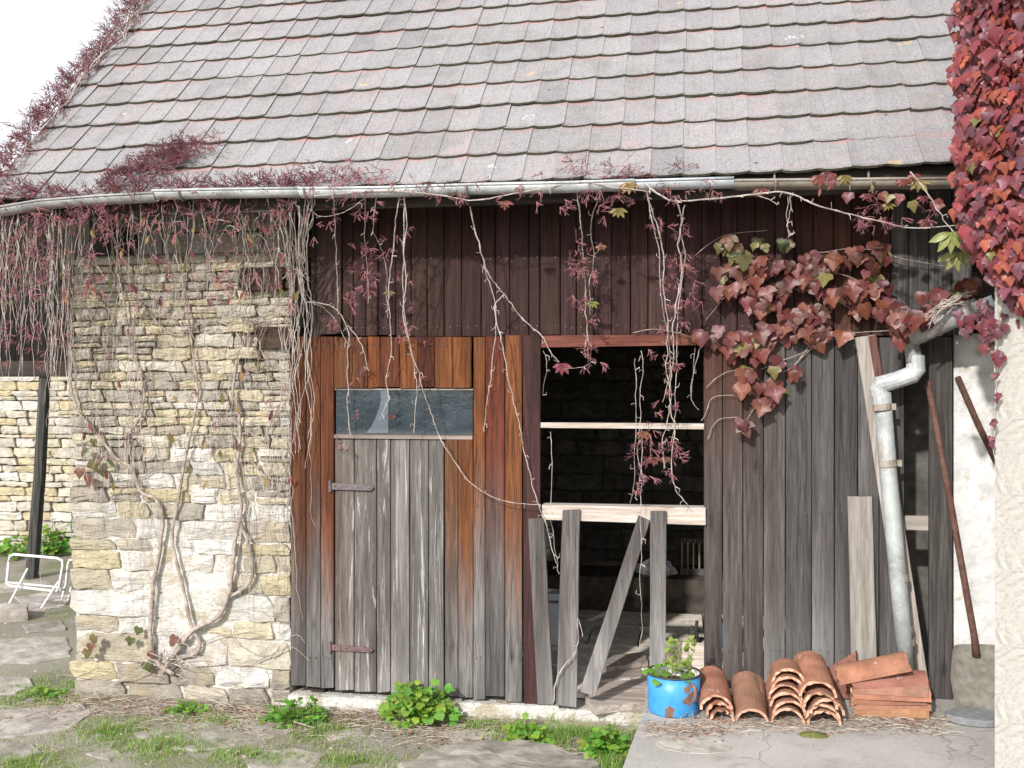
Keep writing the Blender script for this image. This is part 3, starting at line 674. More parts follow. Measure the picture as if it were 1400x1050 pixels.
# --- stone wall
YST = 0.02
def stone_mesh(P, d, seed, back):
    """P: outline in (x, z) counter-clockwise seen from the front; builds a rough-faced stone, face towards -y"""
    r = random.Random(seed); mb = MB(); pts = []; hh_ = min(abs(P[3][1]-P[0][1]), abs(P[2][1]-P[1][1]))
    for i in range(4):
        p, q = P[i], P[(i + 1) % 4]; L = math.hypot(q[0]-p[0], q[1]-p[1]); n = max(2, min(5, int(L / 0.05)))
        for t in range(n):
            u = t / n if t else r.uniform(0.0, 0.10); jx = r.uniform(-1, 1) * min(0.011, L * 0.07, hh_ * 0.11)
            pts.append((lerp(p[0], q[0], u) + jx * 0.6, lerp(p[1], q[1], u) + jx))
    cx = sum(p[0] for p in pts)/len(pts); cz = sum(p[1] for p in pts)/len(pts); n = len(pts)
    w = max(p[0] for p in pts)-min(p[0] for p in pts); h = max(p[1] for p in pts)-min(p[1] for p in pts)
    tx, tz = r.uniform(-0.05, 0.05), r.uniform(-0.10, 0.10); rings = []
    bi = min(0.007, h * 0.1); corner = [0]*n
    for s, (ins, yy) in enumerate(((0, back), (0, d * 0.55), (bi, 0.004), (max(bi*2.2, h*0.3), 0))):
        b0 = len(mb.v); rings.append(b0)
        for (x, z) in pts:
            dx, dz = x-cx, z-cz; kx = max(0, 1 - 2*ins/max(w, 1e-3)); kz = max(0, 1 - 2*ins/max(h, 1e-3))
            X, Z = cx + dx*kx, cz + dz*kz
            y = yy if s == 0 else yy + tx*dx + tz*dz + (r.uniform(-0.006, 0.006) if s >= 2 else r.uniform(-0.004, 0.004))
            mb.v.append(Vector((X, y, Z)))
    for a in range(3):
        for i in range(n):
            j = (i+1) % n; mb.f.append((rings[a]+i, rings[a]+j, rings[a+1]+j, rings[a+1]+i)); mb.m.append(0)
    mb.v.append(Vector((cx, r.uniform(-0.008, 0.002), cz))); c = len(mb.v)-1
    for i in range(n): mb.f.append((rings[3]+i, rings[3]+(i+1) % n, c)); mb.m.append(0)
    return mb
def courses(x0, x1, z0, z1, hf, wf, seed, rag=0.02):
    """irregular courses; returns list of quads (x,z)"""
    r = random.Random(seed); out = []; z = z0; k = 0
    def bound(k, z): return lambda x: z + (0.016 * nz(x*2.3, k*1.7, seed) + 0.008 * nz(x*7, k*2.9, seed)) * (0 if k == 0 else 1)
    lo = bound(0, z)
    while z < z1:
        h = hf(z, r); nzv = z + h; hi = bound(k+1, nzv)
        x = x0; first = True; tl = r.uniform(-1, 1) * rag
        while x < x1 - 0.01:
            w = wf(z, h, r)
            if x + w > x1 - 0.07: w = x1 - x
            xe = x + w; te = 0 if xe >= x1-1e-6 else r.uniform(-1, 1) * min(0.014, h*0.15)
            ts = 0 if first else tp
            g = min(0.0045, h*0.05)
            l0, l1, h0, h1 = lo(x)+g, lo(xe)+g, hi(x)-g, hi(xe)-g
            xa = x + (tl if first else 0)
            if h > 0.075 and r.random() < 0.22 and w < 0.3:
                f = r.uniform(0.35, 0.65); m0, m1 = lerp(l0, h0, f), lerp(l1, h1, f + r.uniform(-0.08, 0.08))
                out.append([(xa+ts+g, l0), (xe+te-g, l1), (xe+te-g, m1-g), (xa+ts+g, m0-g)])
                out.append([(xa+ts+g, m0+g), (xe+te-g, m1+g), (xe+te-g, h1), (xa+ts+g, h0)])
            else: out.append([(xa+ts+g, l0), (xe+te-g, l1), (xe-te-g, h1), (xa-ts+g, h0)])
            tp = te; x = xe; first = False
        z = nzv; lo = hi; k += 1
    return out
xs0, xs1 = UX(97, YST), UX(397, YST); zs0, zs1 = -0.26, U(250, 347, YST).z
mb = MB(); mb.box(xs0 + 0.02, xs1, YST + 0.035, 0.55, -0.35, zs1)
swall = build('stone_wall', mb, M['mortar'], barn)
def hf(z, r): 
    t = max(0, min(1, (z - 0.1) / 1.6)); return lerp(r.uniform(0.12, 0.23), r.uniform(0.042, 0.1), t)
def wf(z, h, r): return r.uniform(1.3, 3.4) * h + r.uniform(0.02, 0.08)
qs = courses(xs0, xs1, zs0, zs1 - 0.04, hf, wf, 11)
for i, q in enumerate(qs):
    cx = sum(p[0] for p in q)/4; cz = sum(p[1] for p in q)/4
    u = (cx - xs0)/(xs1 - xs0); v = cz
    ins = exp(-(((u-0.55)/0.36)**2 + ((v-0.62)/0.75)**2))       # limewashed patch in the middle of the wall
    if R.random() < ins * 1.15: gq = rnd(0.86, 1.08); c = (0.61*gq, 0.592*gq, 0.565*gq)
    else: c = R.choice([(0.47,0.42,0.30),(0.42,0.38,0.30),(0.52,0.475,0.36),(0.36,0.335,0.29),(0.42,0.385,0.33),(0.5,0.44,0.30),(0.46,0.425,0.36),(0.55,0.51,0.43),(0.33,0.30,0.26)])
    
    if v > 1.35: tq = min(1, (v-1.35)/0.5); lq = 0.385*c[0]+0.5*c[1]+0.115*c[2]; c = tuple(lerp(x, (0.92*x+0.08*lq)*1.08, tq) for x in c)
    back = 0.05; prot = R.choice([0, 0, 0.004, 0.01, -0.008, -0.012])
    if 0.66 < u < 0.82 and 2.28 < v < 2.5 and R.random() < 0.6: prot = 0.07
    m = stone_mesh(q, rnd(0.012, 0.022), i, back + prot)
    for p in m.v: p.y += YST - prot
    build('stone', m, M['stone'], swall, color=c)
mb = MB(); NX_, NZ_ = 90, 110; zt_ = 1.75                     # lime mortar smeared over the joints of the lower half
for j in range(NZ_+1):
    for i in range(NX_+1):
        x = lerp(xs0 + 0.03, xs1 - 0.01, i/NX_); z = lerp(-0.25, zt_, j/NZ_); u = i/NX_
        m_ = exp(-(((u-0.55)/0.38)**2 + ((z-0.55)/0.72)**2))
        y = YST + 0.034 - 0.03*m_ + 0.016*nz(x*4.5, z*4.5, 2) + 0.009*nz(x*14, z*14, 5) + 0.005*nz(x*40, z*40, 5)
        mb.v.append(Vector((x, y, z)))
for j in range(NZ_):
    for i in range(NX_): a_ = j*(NX_+1)+i; mb.f.append((a_, a_+1, a_+NX_+2, a_+NX_+1)); mb.m.append(0)
build('mortar_smear', mb, M['render_white'], swall, smooth=True)
# block course and old timber stubs above the stones
for i in range(6):
    x0_ = lerp(UX(190, 0.05), UX(396, 0.05), i/6); x1_ = lerp(UX(190, 0.05), UX(396, 0.05), (i+1)/6)
    for j in range(2):
        mb = MB(); z = zs1 + 0.004 + j*0.155; off = 0.08 if j else 0
        mb.box(x0_ + 0.006 - off*0.5, x1_ - 0.006 - off*0.5, 0.035, 0.3, z, z + 0.145); build('block', mb, M['stone'], swall, color=(0.33*rnd(0.85,1.1), 0.31, 0.3))
mb = MB(); mb.box(UX(95, 0.05), UX(398, 0.05), 0.3, 0.5, zs1 - 0.02, 3.6); build('eaves_wall', mb, M['inner_stone'], swall, color=(0.5, 0.5, 0.5))
for (px0, px1, py0, py1) in ((326, 386, 366, 396), (352, 400, 447, 476)):
    a, b = U(px0, py0, -0.03), U(px1, py1, -0.03); mb = MB(); mb.box(a.x, b.x, -0.035, 0.2, b.z, a.z)
    build('timber_stub', mb, M['wood_dark_x'], swall, color=(1.5, 1.2, 1.1))

# --- interior: back wall, floor, side walls, so that the inside is really dark
BX0, BX1, BY = xs0 + 0.02, 2.98, 3.75
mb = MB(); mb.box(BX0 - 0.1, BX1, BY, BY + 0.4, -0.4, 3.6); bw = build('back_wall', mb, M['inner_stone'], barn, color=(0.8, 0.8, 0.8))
qs = courses(-1.2, 2.4, -0.06, 3.1, lambda z, r: r.uniform(0.12, 0.24), lambda z, h, r: r.uniform(0.22, 0.55), 23)
for i, q in enumerate(qs):
    m = stone_mesh(q, 0.03, i + 900, 0.06)
    for p in m.v: p.y += BY - 0.05
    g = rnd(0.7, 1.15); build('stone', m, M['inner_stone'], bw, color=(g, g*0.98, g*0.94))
mb = MB()
def gable(mb, x0, x1):
    prof = [(0.56, -0.4), (BY - 0.01, -0.4), (BY - 0.01, 3.3), (yb - 0.4, ZE - 0.02), (rdg, q1.z - 0.2), (0.56, 4.15 if False else ZE + (0.56 - YE)*tan(AL) - 0.22)]
    n = len(prof); b0 = len(mb.v)
    for x in (x0, x1): mb.v += [Vector((x, y, z)) for y, z in prof]
    mb.f.append(tuple(b0 + i for i in reversed(range(n)))); mb.f.append(tuple(b0 + n + i for i in range(n))); mb.m += [0, 0]
    for i in range(n): j = (i+1) % n; mb.f.append((b0+i, b0+j, b0+n+j, b0+n+i)); mb.m.append(0)
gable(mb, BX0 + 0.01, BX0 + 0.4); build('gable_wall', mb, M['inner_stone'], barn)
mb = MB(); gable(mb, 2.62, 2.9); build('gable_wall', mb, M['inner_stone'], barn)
mb = MB(); mb.box(BX0 + 0.42, 2.6, 0.18, BY - 0.02, -0.3, -0.085); floor = build('floor_bed', mb, M['soil'], barn)
fx = [-0.9 + 0.42 * i for i in range(9)]; fy = [0.2, 0.85, 1.5, 2.15, 2.75]
for i in range(8):
    for j in range(4):
        mb = MB(); o = 0.12 * (j % 2); mb.box(fx[i] + o + 0.008, fx[i+1] + o - 0.008, fy[j] + 0.008, fy[j+1] - 0.008, -0.09, -0.045 + rnd(-0.006, 0.006))
        build('floor_slab', mb, M['flag'], floor, color=g3(rnd(1.9, 2.4), 0.98, 0.92))
mb = MB(); mb.box(-0.9, 2.58, 2.9, BY - 0.06, -0.09, 0.24); build('stone_bench', mb, M['inner_stone'], barn, color=(0.9, 0.85, 0.8))
# threshold boards
for p, c in (([(806,934),(884,926),(886,940),(800,950)], 1.0), ([(800,952),(886,942),(888,957),(812,966)], 0.9), ([(806,905),(872,901),(880,922),(800,930)], 0.75)):
    P = [G(x, y, -0.03) for x, y in p]
    mb = MB(); mb.prism([(q.x, q.y) for q in reversed(P)], -0.085, -0.035 + rnd(-0.004, 0.004)); build('threshold_board', mb, M['wood_pale_x'], barn, color=g3(c, 0.99, 0.97))
mb = MB(); P = U(740, 960, 0.0), U(962, 960, 0.0); mb.box(UX(765), UX(900), -0.04, 0.19, -0.35, -0.088); build('threshold', mb, M['render_white'], barn)
mb = MB(); mb.box(UX(900), UX(1300), 0.03, 0.17, -0.3, 0.03); build('rear_plinth', mb, M['mortar'], barn)

# --- plaster wall in the recess to the right
mb = MB(); xa = UX(1304, 0.06); mb.box(xa, 4.2, 0.06, 0.3, -0.2, 2.42)
build('plaster_wall', mb, M['plaster'], barn)
mb = MB(); mb.box(xa, 4.2, 0.1, 0.3, 2.422, 3.4); build('recess_lintel', mb, M['wood_dark_x'], barn)

# --- downpipe with elbows
def pxp(px, py, Y): return U(px, py, Y)
def smooth_path(P, n=6):
    out = []
    for i in range(len(P) - 1):
        p0, p1, p2, p3 = P[max(i-1, 0)], P[i], P[i+1], P[min(i+2, len(P)-1)]
        for t in range(n):
            u = t / n; out.append(0.5 * ((2*p1) + (p2-p0)*u + (2*p0-5*p1+4*p2-p3)*u*u + (3*p1-p0-3*p2+p3)*u*u*u))
    out.append(P[-1]); return out
DY = -0.16
dp = MB(); 
dp.tube([pxp(1206, 537, DY), pxp(1214, 640, DY-0.01), pxp(1228, 790, DY-0.02), pxp(1240, 912, DY-0.03)], 0.053, 14)
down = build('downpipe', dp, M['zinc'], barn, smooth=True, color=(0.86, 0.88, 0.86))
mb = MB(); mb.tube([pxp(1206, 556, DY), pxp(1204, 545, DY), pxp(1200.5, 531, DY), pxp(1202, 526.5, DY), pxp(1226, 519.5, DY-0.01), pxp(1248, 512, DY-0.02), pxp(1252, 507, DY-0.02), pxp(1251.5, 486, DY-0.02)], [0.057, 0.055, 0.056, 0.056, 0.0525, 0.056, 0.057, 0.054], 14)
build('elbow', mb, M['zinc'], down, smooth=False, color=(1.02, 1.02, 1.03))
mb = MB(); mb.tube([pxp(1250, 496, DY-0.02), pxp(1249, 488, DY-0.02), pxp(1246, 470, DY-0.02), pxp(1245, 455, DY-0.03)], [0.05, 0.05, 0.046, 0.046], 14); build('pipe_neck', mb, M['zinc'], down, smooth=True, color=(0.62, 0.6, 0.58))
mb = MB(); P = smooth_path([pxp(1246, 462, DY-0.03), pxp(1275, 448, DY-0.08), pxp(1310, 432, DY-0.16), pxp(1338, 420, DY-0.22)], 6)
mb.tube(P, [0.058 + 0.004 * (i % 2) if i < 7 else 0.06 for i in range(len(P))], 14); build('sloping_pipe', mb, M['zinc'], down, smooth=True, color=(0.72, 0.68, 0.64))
for i, t in enumerate((7, 12, 16)):
    mb = MB(); d = (P[min(t+1, len(P)-1)] - P[t-1]).normalized(); mb.tube([P[t]-d*0.008, P[t]+d*0.008], 0.067, 14); build('pipe_ring', mb, M['zinc'], down, smooth=False, color=(0.6, 0.5, 0.42))
# funnel mouth: open half-round hopper
mb = MB(); A = pxp(1332, 424, DY-0.2); B = pxp(1368, 411, DY-0.32); d = (B-A).normalized(); s_ = d.cross(Vector((0, 0, 1))).normalized(); u_ = s_.cross(d)
rows = []
for p, r in ((A, 0.062), (B, 0.085)):
    b0 = len(mb.v); rows.append(b0)
    for rr in (r, r-0.004):
        for i in range(11):
            an = pi + pi*i/10; mb.v.append(p + s_*(rr*cos(an)) + u_*(rr*sin(an)*0.95 + 0.03))
for i in range(10):
    mb.f += [(rows[0]+i, rows[0]+i+1, rows[1]+i+1, rows[1]+i), (rows[0]+12+i, rows[0]+11+i, rows[1]+11+i, rows[1]+12+i)]; mb.m += [0, 0]
build('hopper_mouth', mb, M['zinc'], down, color=(1.15, 1.2, 1.3))
for px, py in ((1205, 552), (1213, 629), (1229, 786), (1235, 855), (1238, 873)):
    p = pxp(px, py, DY-0.015); q = pxp(px+1, py+9, DY-0.016); mb = MB(); mb.tube([p, q], 0.0565, 14)
    if py < 700:
        ctr = (p+q)/2; mb.box(ctr.x+0.05, ctr.x+0.085, ctr.y-0.004, ctr.y+0.006, ctr.z-0.018, ctr.z+0.022)
    build('pipe_clip', mb, M['zinc'], down, color=(0.75, 0.62, 0.52))

# ------------------------------------------------------------------ shed and wall behind, on the left
shed = tag(empty('lean_to_shed', (-4.6, 2.6, ZG)), 'dark timber lean-to with a slanting grey post beyond the stone wall', 'shed')
pb = G(43, 792, ZG); YP = pb.y; pt = U(62, 512, YP)
mb = MB(); mb.tube([pb + Vector((0, 0, -0.05)), pb.lerp(pt, 0.5) + Vector((0.02, 0, 0)), pt], [0.075, 0.07, 0.065], 7); build('post', mb, M['wood_grey'], shed, color=(0.75, 0.8, 0.75))
mb = MB(); z = U(40, 515, YP).z; xl = UX(-40, YP); xr = UX(150, YP)
mb.box(xl, xr, YP - 0.08, YP + 0.08, z, z + 0.18); build('beam', mb, M['wood_dark_x'], shed)
for i in range(9):
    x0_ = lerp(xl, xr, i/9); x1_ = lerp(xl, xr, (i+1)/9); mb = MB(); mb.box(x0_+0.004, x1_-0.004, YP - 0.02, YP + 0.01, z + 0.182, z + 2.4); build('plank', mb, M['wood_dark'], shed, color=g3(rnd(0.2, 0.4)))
mb = MB(); mb.hexa([(xl, YP-0.4, z+1.3), (xr, YP-0.4, z+1.3), (xr, YP+1.6, z+2.1), (xl, YP+1.6, z+2.1), (xl, YP-0.4, z+1.36), (xr, YP-0.4, z+1.36), (xr, YP+1.6, z+2.16), (xl, YP+1.6, z+2.16)]) 
mb.v = [p + Vector((0, 0.45, 0.5)) for p in mb.v]; build('lean_to_roof', mb, M['wood_dark_x'], shed)
YF = G(45, 752, ZG).y
fwall = None
mb = MB(); mb.box(-13, -3.2, YF + 0.06, YF + 0.5, -0.4, 3.1)
fwall = build('rubble_wall', mb, M['mortar']); tag(fwall, 'sunlit rubble stone wall in the background past the slanting post', 'wall')
qs = courses(UX(-120, YF), UX(135, YF), -0.2, 2.75, lambda z, r: r.uniform(0.055, 0.14), lambda z, h, r: r.uniform(0.15, 0.55), 31)
for i, q in enumerate(qs):
    m = stone_mesh(q, 0.03, i + 2000, 0.09)
    pr = R.choice([0, 0.01, 0.02, -0.02])
    for p in m.v: p.y += YF - pr
    c = R.choice([(0.6,0.56,0.44),(0.64,0.6,0.5),(0.55,0.52,0.46),(0.58,0.5,0.34),(0.66,0.64,0.6)]); build('stone', m, M['stone'], fwall, color=c)

# ------------------------------------------------------------------ stucco building on the right
SP = G(1360, 1056, ZS); wd = Vector((cos(radians(-42)), sin(radians(-42)), 0)); wn = Vector((-sin(radians(42)), -cos(radians(42)), 0))
stb = tag(empty('stucco_house', (SP.x, SP.y, ZG)), 'cream stucco house corner under a mass of crimson creeper', 'house')
mb = MB(); L = 3.2; back = -wn * 2.5
P = [SP, SP + wd*L, SP + wd*L + back, SP + back + Vector((0.9, 0, 0))]
mb.prism([(p.x, p.y) for p in P], -0.3, 6.2); build('stucco_wall', mb, M['stucco'], stb, origin=(SP.x, SP.y, 0))

# ------------------------------------------------------------------ leaning boards by the downpipe
def leaning(name, tl, tr, br, bl, Yt, Yb, th, mat, col, label, cat='plank', group=None):
    P = [U(*tl, Yt), U(*tr, Yt), U(*br, Yb), U(*bl, Yb)]
    e = empty(name, ((P[2]+P[3])/2)); tag(e, label, cat, group)
    plank3(P[0], P[1], P[2], P[3], th, mat, e, col, 'board', jit=0.004); return e
e = leaning('leaning_board', (1169, 461), (1197, 456), (1272, 950), (1245, 950), -0.035, -0.08, 0.03, M['wood_pale'], (1.0, 0.95, 0.9), 'tall warped board with a split reddish edge leaning behind the downpipe')
P = [U(1187, 459, -0.04), U(1198, 456.5, -0.04), U(1214, 560, -0.05), U(1203, 560, -0.05)]
plank3(P[0], P[1], P[2], P[3], 0.012, M['wood_red'], e, (2.6, 2.3, 2.2), 'split_edge')
leaning('leaning_board', (1159, 678), (1193, 678), (1200, 953), (1165, 953), -0.03, -0.07, 0.025, M['wood_pale'], (0.72, 0.7, 0.68), 'short pale grey board leaning on the dark planks beside the downpipe')

# ------------------------------------------------------------------ shovel, poles, disc
sb_ = G(1329, 975, ZS)
sv = tag(empty('shovel', sb_), 'big flat shovel with a rusty pole handle leaning on the white plaster', 'shovel')
mb = MB(); Yb, Yt = sb_.y, 0.03; n = 8; rows = []
for (py, x0, x1, Y) in ((881, 1304, 1361, Yt), (888, 1301, 1364, Yt-0.01), (925, 1298, 1368, lerp(Yb, Yt, 0.5)), (955, 1303, 1366, Yb+0.01), (975, 1309, 1360, Yb)):
    b0 = len(mb.v); rows.append(b0)
    for lay in (0, 0.008):
        for i in range(n+1):
            p = U(lerp(x0, x1, i/n), py, Y); bow = 0.03*((i/n-0.5)*2)**4; mb.v.append(p + Vector((0, lay - bow, 0)))
for q in range(len(rows)-1):
    A, B = rows[q], rows[q+1]
    for i in range(n): mb.f += [(A+i, B+i, B+i+1, A+i+1), (A+n+2+i, B+n+2+i, B+n+1+i, A+n+1+i)]; mb.m += [0, 0]
build('blade', mb, M['shovel'], sv, smooth=True)
mb = MB(); mb.tube([U(1335, 897, Yt-0.06), U(1332, 870, Yt-0.055), U(1300, 690, -0.035), U(1268, 520, -0.045)], [0.026, 0.021, 0.02, 0.019], 9); build('handle', mb, M['rust'], sv, smooth=True, color=(0.75, 0.8, 0.85))
mb = MB(); mb.tube([U(1309, 515, 0.03), U(1335, 575, 0.035), U(1368, 644, 0.035)], 0.019, 8)
tag(build('rusty_rod', mb, M['rust'], smooth=True, color=(0.6, 0.6, 0.6)), 'thin dark rusty rod slanting across the shaded white plaster', 'rod')
pc = G(1332, 986, ZS); mb = MB(); rows = []
for (r, z) in ((0.155, 0.0), (0.165, 0.008), (0.165, 0.035), (0.155, 0.043), (0.05, 0.045)):
    b0 = len(mb.v); rows.append(b0)
    for i in range(28): mb.v.append(Vector((r*cos(2*pi*i/28), r*sin(2*pi*i/28)*0.75, z + 0.002*sin(4*pi*i/28))) + pc)
for q in range(4):
    for i in range(28): j = (i+1) % 28; mb.f.append((rows[q]+i, rows[q]+j, rows[q+1]+j, rows[q+1]+i)); mb.m.append(0)
mb.f.append(tuple(rows[4]+i for i in range(28))); mb.m.append(0); mb.f.append(tuple(rows[0]+i for i in reversed(range(28)))); mb.m.append(0)
tag(build('stone_disc', mb, M['stonedisc']), 'dark grey round disc lying on the concrete under the shovel blade', 'disc')

# ------------------------------------------------------------------ saw blade
a, b = U(1132, 921, -0.14), U(1168, 893, -0.09); mb = MB(); pts = [U(1130, 955, -0.16), U(1172, 955, -0.12), U(1172, 890, -0.1)]
for i in range(9):
    t = i/8; p = U(lerp(1170, 1132, t), lerp(889, 912, t), -0.12); pts.append(p); pts.append(p + Vector((-0.012, 0, -0.022)))
k = len(pts); mb.v += pts + [p + Vector((0, 0.004, 0)) for p in pts]
mb.f.append(tuple(range(k))); mb.f.append(tuple(reversed(range(k, 2*k)))); mb.m += [0, 0]
for i in range(k): mb.f.append((i, i+k, (i+1) % k + k, (i+1) % k)); mb.m.append(0)
tag(build('saw_blade', mb, M['rust'], color=(1.6, 1.5, 1.6)), 'rusty toothed saw blade standing between the roof tile piles', 'saw blade')

# ------------------------------------------------------------------ terracotta half-round tiles
def half_tile(L, r0, r1, th, seed, broken=0.0):
    """axis along +y from 0 (front) to L, arch up; rests on z = 0"""
    r = random.Random(seed); mb = MB(); n = 12; m = 6; rows = []
    for j in range(m+1):
        t = j/m; rr = lerp(r0, r1, t)
        for lay, q in ((0, rr), (1, rr-th)):
            b0 = len(mb.v); rows.append(b0)
            for i in range(n+1):
                a = pi*i/n; jit = 0
                if j == 0: jit = r.uniform(-1, 1)*(0.004 + 0.02*broken)
                if j == m: jit = r.uniform(-1, 1)*0.004
                mb.v.append(Vector((-q*cos(a), t*L + jit, q*sin(a)*0.92)))
    for j in range(m):
        A, A2, B, B2 = rows[2*j], rows[2*j+1], rows[2*j+2], rows[2*j+3]
        for i in range(n):
            mb.f += [(A+i, B+i, B+i+1, A+i+1), (A2+i+1, B2+i+1, B2+i, A2+i)]; mb.m += [0, 0]
        mb.f += [(A, A2, B2, B), (A+n, B+n, B2+n, A2+n)]; mb.m += [1, 1]
    for A, A2, s in ((rows[0], rows[1], 1), (rows[-2], rows[-1], -1)):
        for i in range(n):
            f = (A+i, A+i+1, A2+i+1, A2+i); mb.f.append(f if s > 0 else tuple(reversed(f))); mb.m.append(1)
    return mb
NT_ = [0]
def htile(loc, rot, L, r0, r1, label, col, broken=0.0, group='spare half-round terracotta roof tiles', th=0.016):
    NT_[0] += 1; mb = half_tile(L, r0, r1, th, NT_[0]*7, broken)
    me = mesh('terracotta_tile', mb.v, mb.f, [M['terracotta'], M['terracotta_edge']], mb.m, False)
    o = put('terracotta_tile', me, None, loc, rot, col); tag(o, label, 'roof tile', group); return o
def tc(): g = rnd(0.85, 1.15); return (g, g*rnd(0.9, 1.08), g*rnd(0.85, 1.1))
def on(px, py, dz=0.0): p = G(px, py, ZS); return Vector((p.x, p.y, ZS + dz))
# pile beside the pot
b1 = on(983, 986)
htile(b1 + Vector((0.02, 0.0, 0.002)), (0, 0, -0.05), 0.34, 0.075, 0.08, 'small broken terracotta tile under the tile beside the blue pot', tc(), 1)
htile(b1 + Vector((0.005, 0.01, 0.035)), (0.03, 0, 0.03), 0.36, 0.082, 0.09, 'chipped terracotta tile in the middle of the pile beside the blue pot', tc(), 1)
htile(b1 + Vector((-0.015, 0.0, 0.068)), (0.12, 0, 0.06), 0.42, 0.098, 0.105, 'whole terracotta tile on top of the pile beside the blue pot', (1.0, 0.92, 0.9), 0.4)
# second pile
b2 = on(1029, 988)
htile(b2 + Vector((0.0, 0.13, 0.03)), (0.2, 0, -0.03), 0.3, 0.092, 0.1, 'chipped terracotta tile propped behind the single sloping tile', (1.15, 1.15, 1.1))
htile(b2 + Vector((-0.005, 0.0, 0.002)), (0.27, 0, 0.03), 0.42, 0.098, 0.092, 'brownish single terracotta tile sloping up to the planks, its arch open', (0.82, 0.9, 0.9))
# third: six nested ends
b3 = on(1077, 990)
for i, nm in enumerate(('bottom', 'second', 'third', 'fourth', 'fifth', 'top')):
    htile(b3 + Vector((0.012*sin(i*1.7), 0.01*i, 0.002 + 0.044*i)), (-0.01, 0, 0.02*sin(i*2.1)), 0.24, 0.1, 0.098, 'short terracotta tile, %s of the six nested arches' % nm if nm != 'second' else 'short terracotta tile, second from the bottom of six nested arches', tc(), 0.3)
# fourth: nested with a big one on top
b4 = on(1127, 993)
for i, nm in enumerate(('lowest', 'second lowest', 'third lowest', 'fourth lowest')):
    htile(b4 + Vector((0.008*i*(-1)**i, -0.005*i, 0.002 + 0.036*i)), (0.02, 0, -0.06), 0.34, 0.1, 0.1, 'terracotta tile, %s in the pile beside the saw blade' % nm, tc(), 0.6)
htile(b4 + Vector((-0.035, 0.0, 0.17)), (0.16, 0, 0.0), 0.44, 0.108, 0.1, 'large smooth terracotta tile topping the pile beside the saw blade', (1.05, 1.0, 0.95), 0.2)
# fifth: seen from the side, axis along x
b5 = on(1214, 977)
for i, nm in enumerate(('lowest', 'second', 'third', 'fourth', 'fifth', 'sixth')):
    htile(b5 + Vector((-0.205 + 0.012*sin(i*2.3), 0.03, 0.002 + 0.034*i)), (0.02 + 0.02*sin(i), 0, -pi/2 + 0.05*sin(i*1.3)), 0.43 + 0.01*sin(i*3), 0.1, 0.1, 'terracotta tile laid sideways, %s from the bottom before the downpipe' % ('first' if i == 0 else nm), tc(), 0.3)
htile(b5 + Vector((-0.285, 0.02, 0.185)), (0.26, 0, -pi/2 - 0.02), 0.42, 0.095, 0.1, 'terracotta tile tilted on top of the sideways pile before the downpipe', (1.05, 1.0, 0.95), 0.2)

# ------------------------------------------------------------------ enamel pot
pp = on(921, 971); 
pot = tag(empty('enamel_pot', pp), 'chipped blue enamel pot with rust spots standing on the terrace edge', 'pot')
def lathe(prof, seg=36, mats=None):
    mb = MB(); 
    for (r, z) in prof:
        for i in range(seg): mb.v.append(Vector((r*cos(2*pi*i/seg), r*sin(2*pi*i/seg), z)))
    for j in range(len(prof)-1):
        for i in range(seg):
            k = (i+1) % seg; mb.f.append((j*seg+i, j*seg+k, (j+1)*seg+k, (j+1)*seg+i)); mb.m.append(mats[j] if mats else 0)
    return mb
H = 0.235; Rr = 0.162
mb = lathe([(0.001, 0.0), (Rr*0.93, 0.0), (Rr*0.955, 0.012), (Rr*0.985, H*0.5), (Rr, H), (Rr-0.005, H), (Rr*0.975-0.005, H*0.5), (0.001, H*0.45)], 40, [0,0,0,0,1,1,1])
me = mesh('body', mb.v, mb.f, [M['enamel'], M['enamel_in']], mb.m, True); put('body', me, pot, pp)
mb = MB(); mb.tube([(Rr*cos(2*pi*i/40), Rr*sin(2*pi*i/40), H) for i in range(41)], 0.0065, 6, cap=False); me = mesh('rim', mb.v, mb.f, M['black'], None, True); put('rim', me, pot, pp)
mb = MB(); n = 20
for i in range(n): mb.v.append(Vector((0.15*cos(2*pi*i/n), 0.15*sin(2*pi*i/n), 0.165 + rnd(-0.01, 0.01))))
mb.v.append(Vector((0, 0, 0.185)))
for i in range(n): mb.f.append((i, (i+1) % n, n)); mb.m.append(0)
me = mesh('soil', mb.v, mb.f, M['soil']); put('soil', me, pot, pp)
mb = MB(); h0 = [Vector((0.112, -0.112, 0.20)), Vector((0.125, -0.14, 0.185)), Vector((0.13, -0.148, 0.14)), Vector((0.122, -0.135, 0.105)), Vector((0.11, -0.11, 0.10))]
mb.tube(smooth_path(h0, 4), 0.009, 6); me = mesh('handle', mb.v, mb.f, M['rust'], None, True); put('handle', me, pot, pp, color=(1.6, 1.5, 1.4))

# ------------------------------------------------------------------ leaves
def leaf_mesh(name, outline, mat, fold=0.25, droop=0.15):
    """outline of the right half from the stalk (0,0) to the tip; leaf lies in x/y, y towards the tip, z = upper side"""
    mid = [(0.0, t) for t in (0.0, 0.33, 0.66, 1.0)]
    pts = [p for p in outline]; v = []; f = []
    w1, w2, w3 = rnd(0, 6), rnd(-0.25, 0.25), rnd(0.04, 0.1)
    def Z(x, y): return fold*abs(x) - droop*y*y + w2*x*y + w3*sin(8*y+5*x+w1)
    left = [(-x, y) for x, y in pts]
    n = len(pts)
    for x, y in pts: v.append((x, y, Z(x, y)))
    for x, y in left: v.append((x, y, Z(x, y)))
    ci = len(v); v.append((0, 0, 0)); v.append((0, 0.45, Z(0, 0.45))); v.append((0, 1.0, Z(0, 1.0)))
    for off, s in ((0, 1), (n, -1)):
        ring = [ci] + [off+i for i in range(n)] + [ci+2]
        for i in range(len(ring)-1):
            t = (ci+1, ring[i], ring[i+1]); f.append(t if s > 0 else tuple(reversed(t)))
    return mesh(name, v, f, mat, None, True)
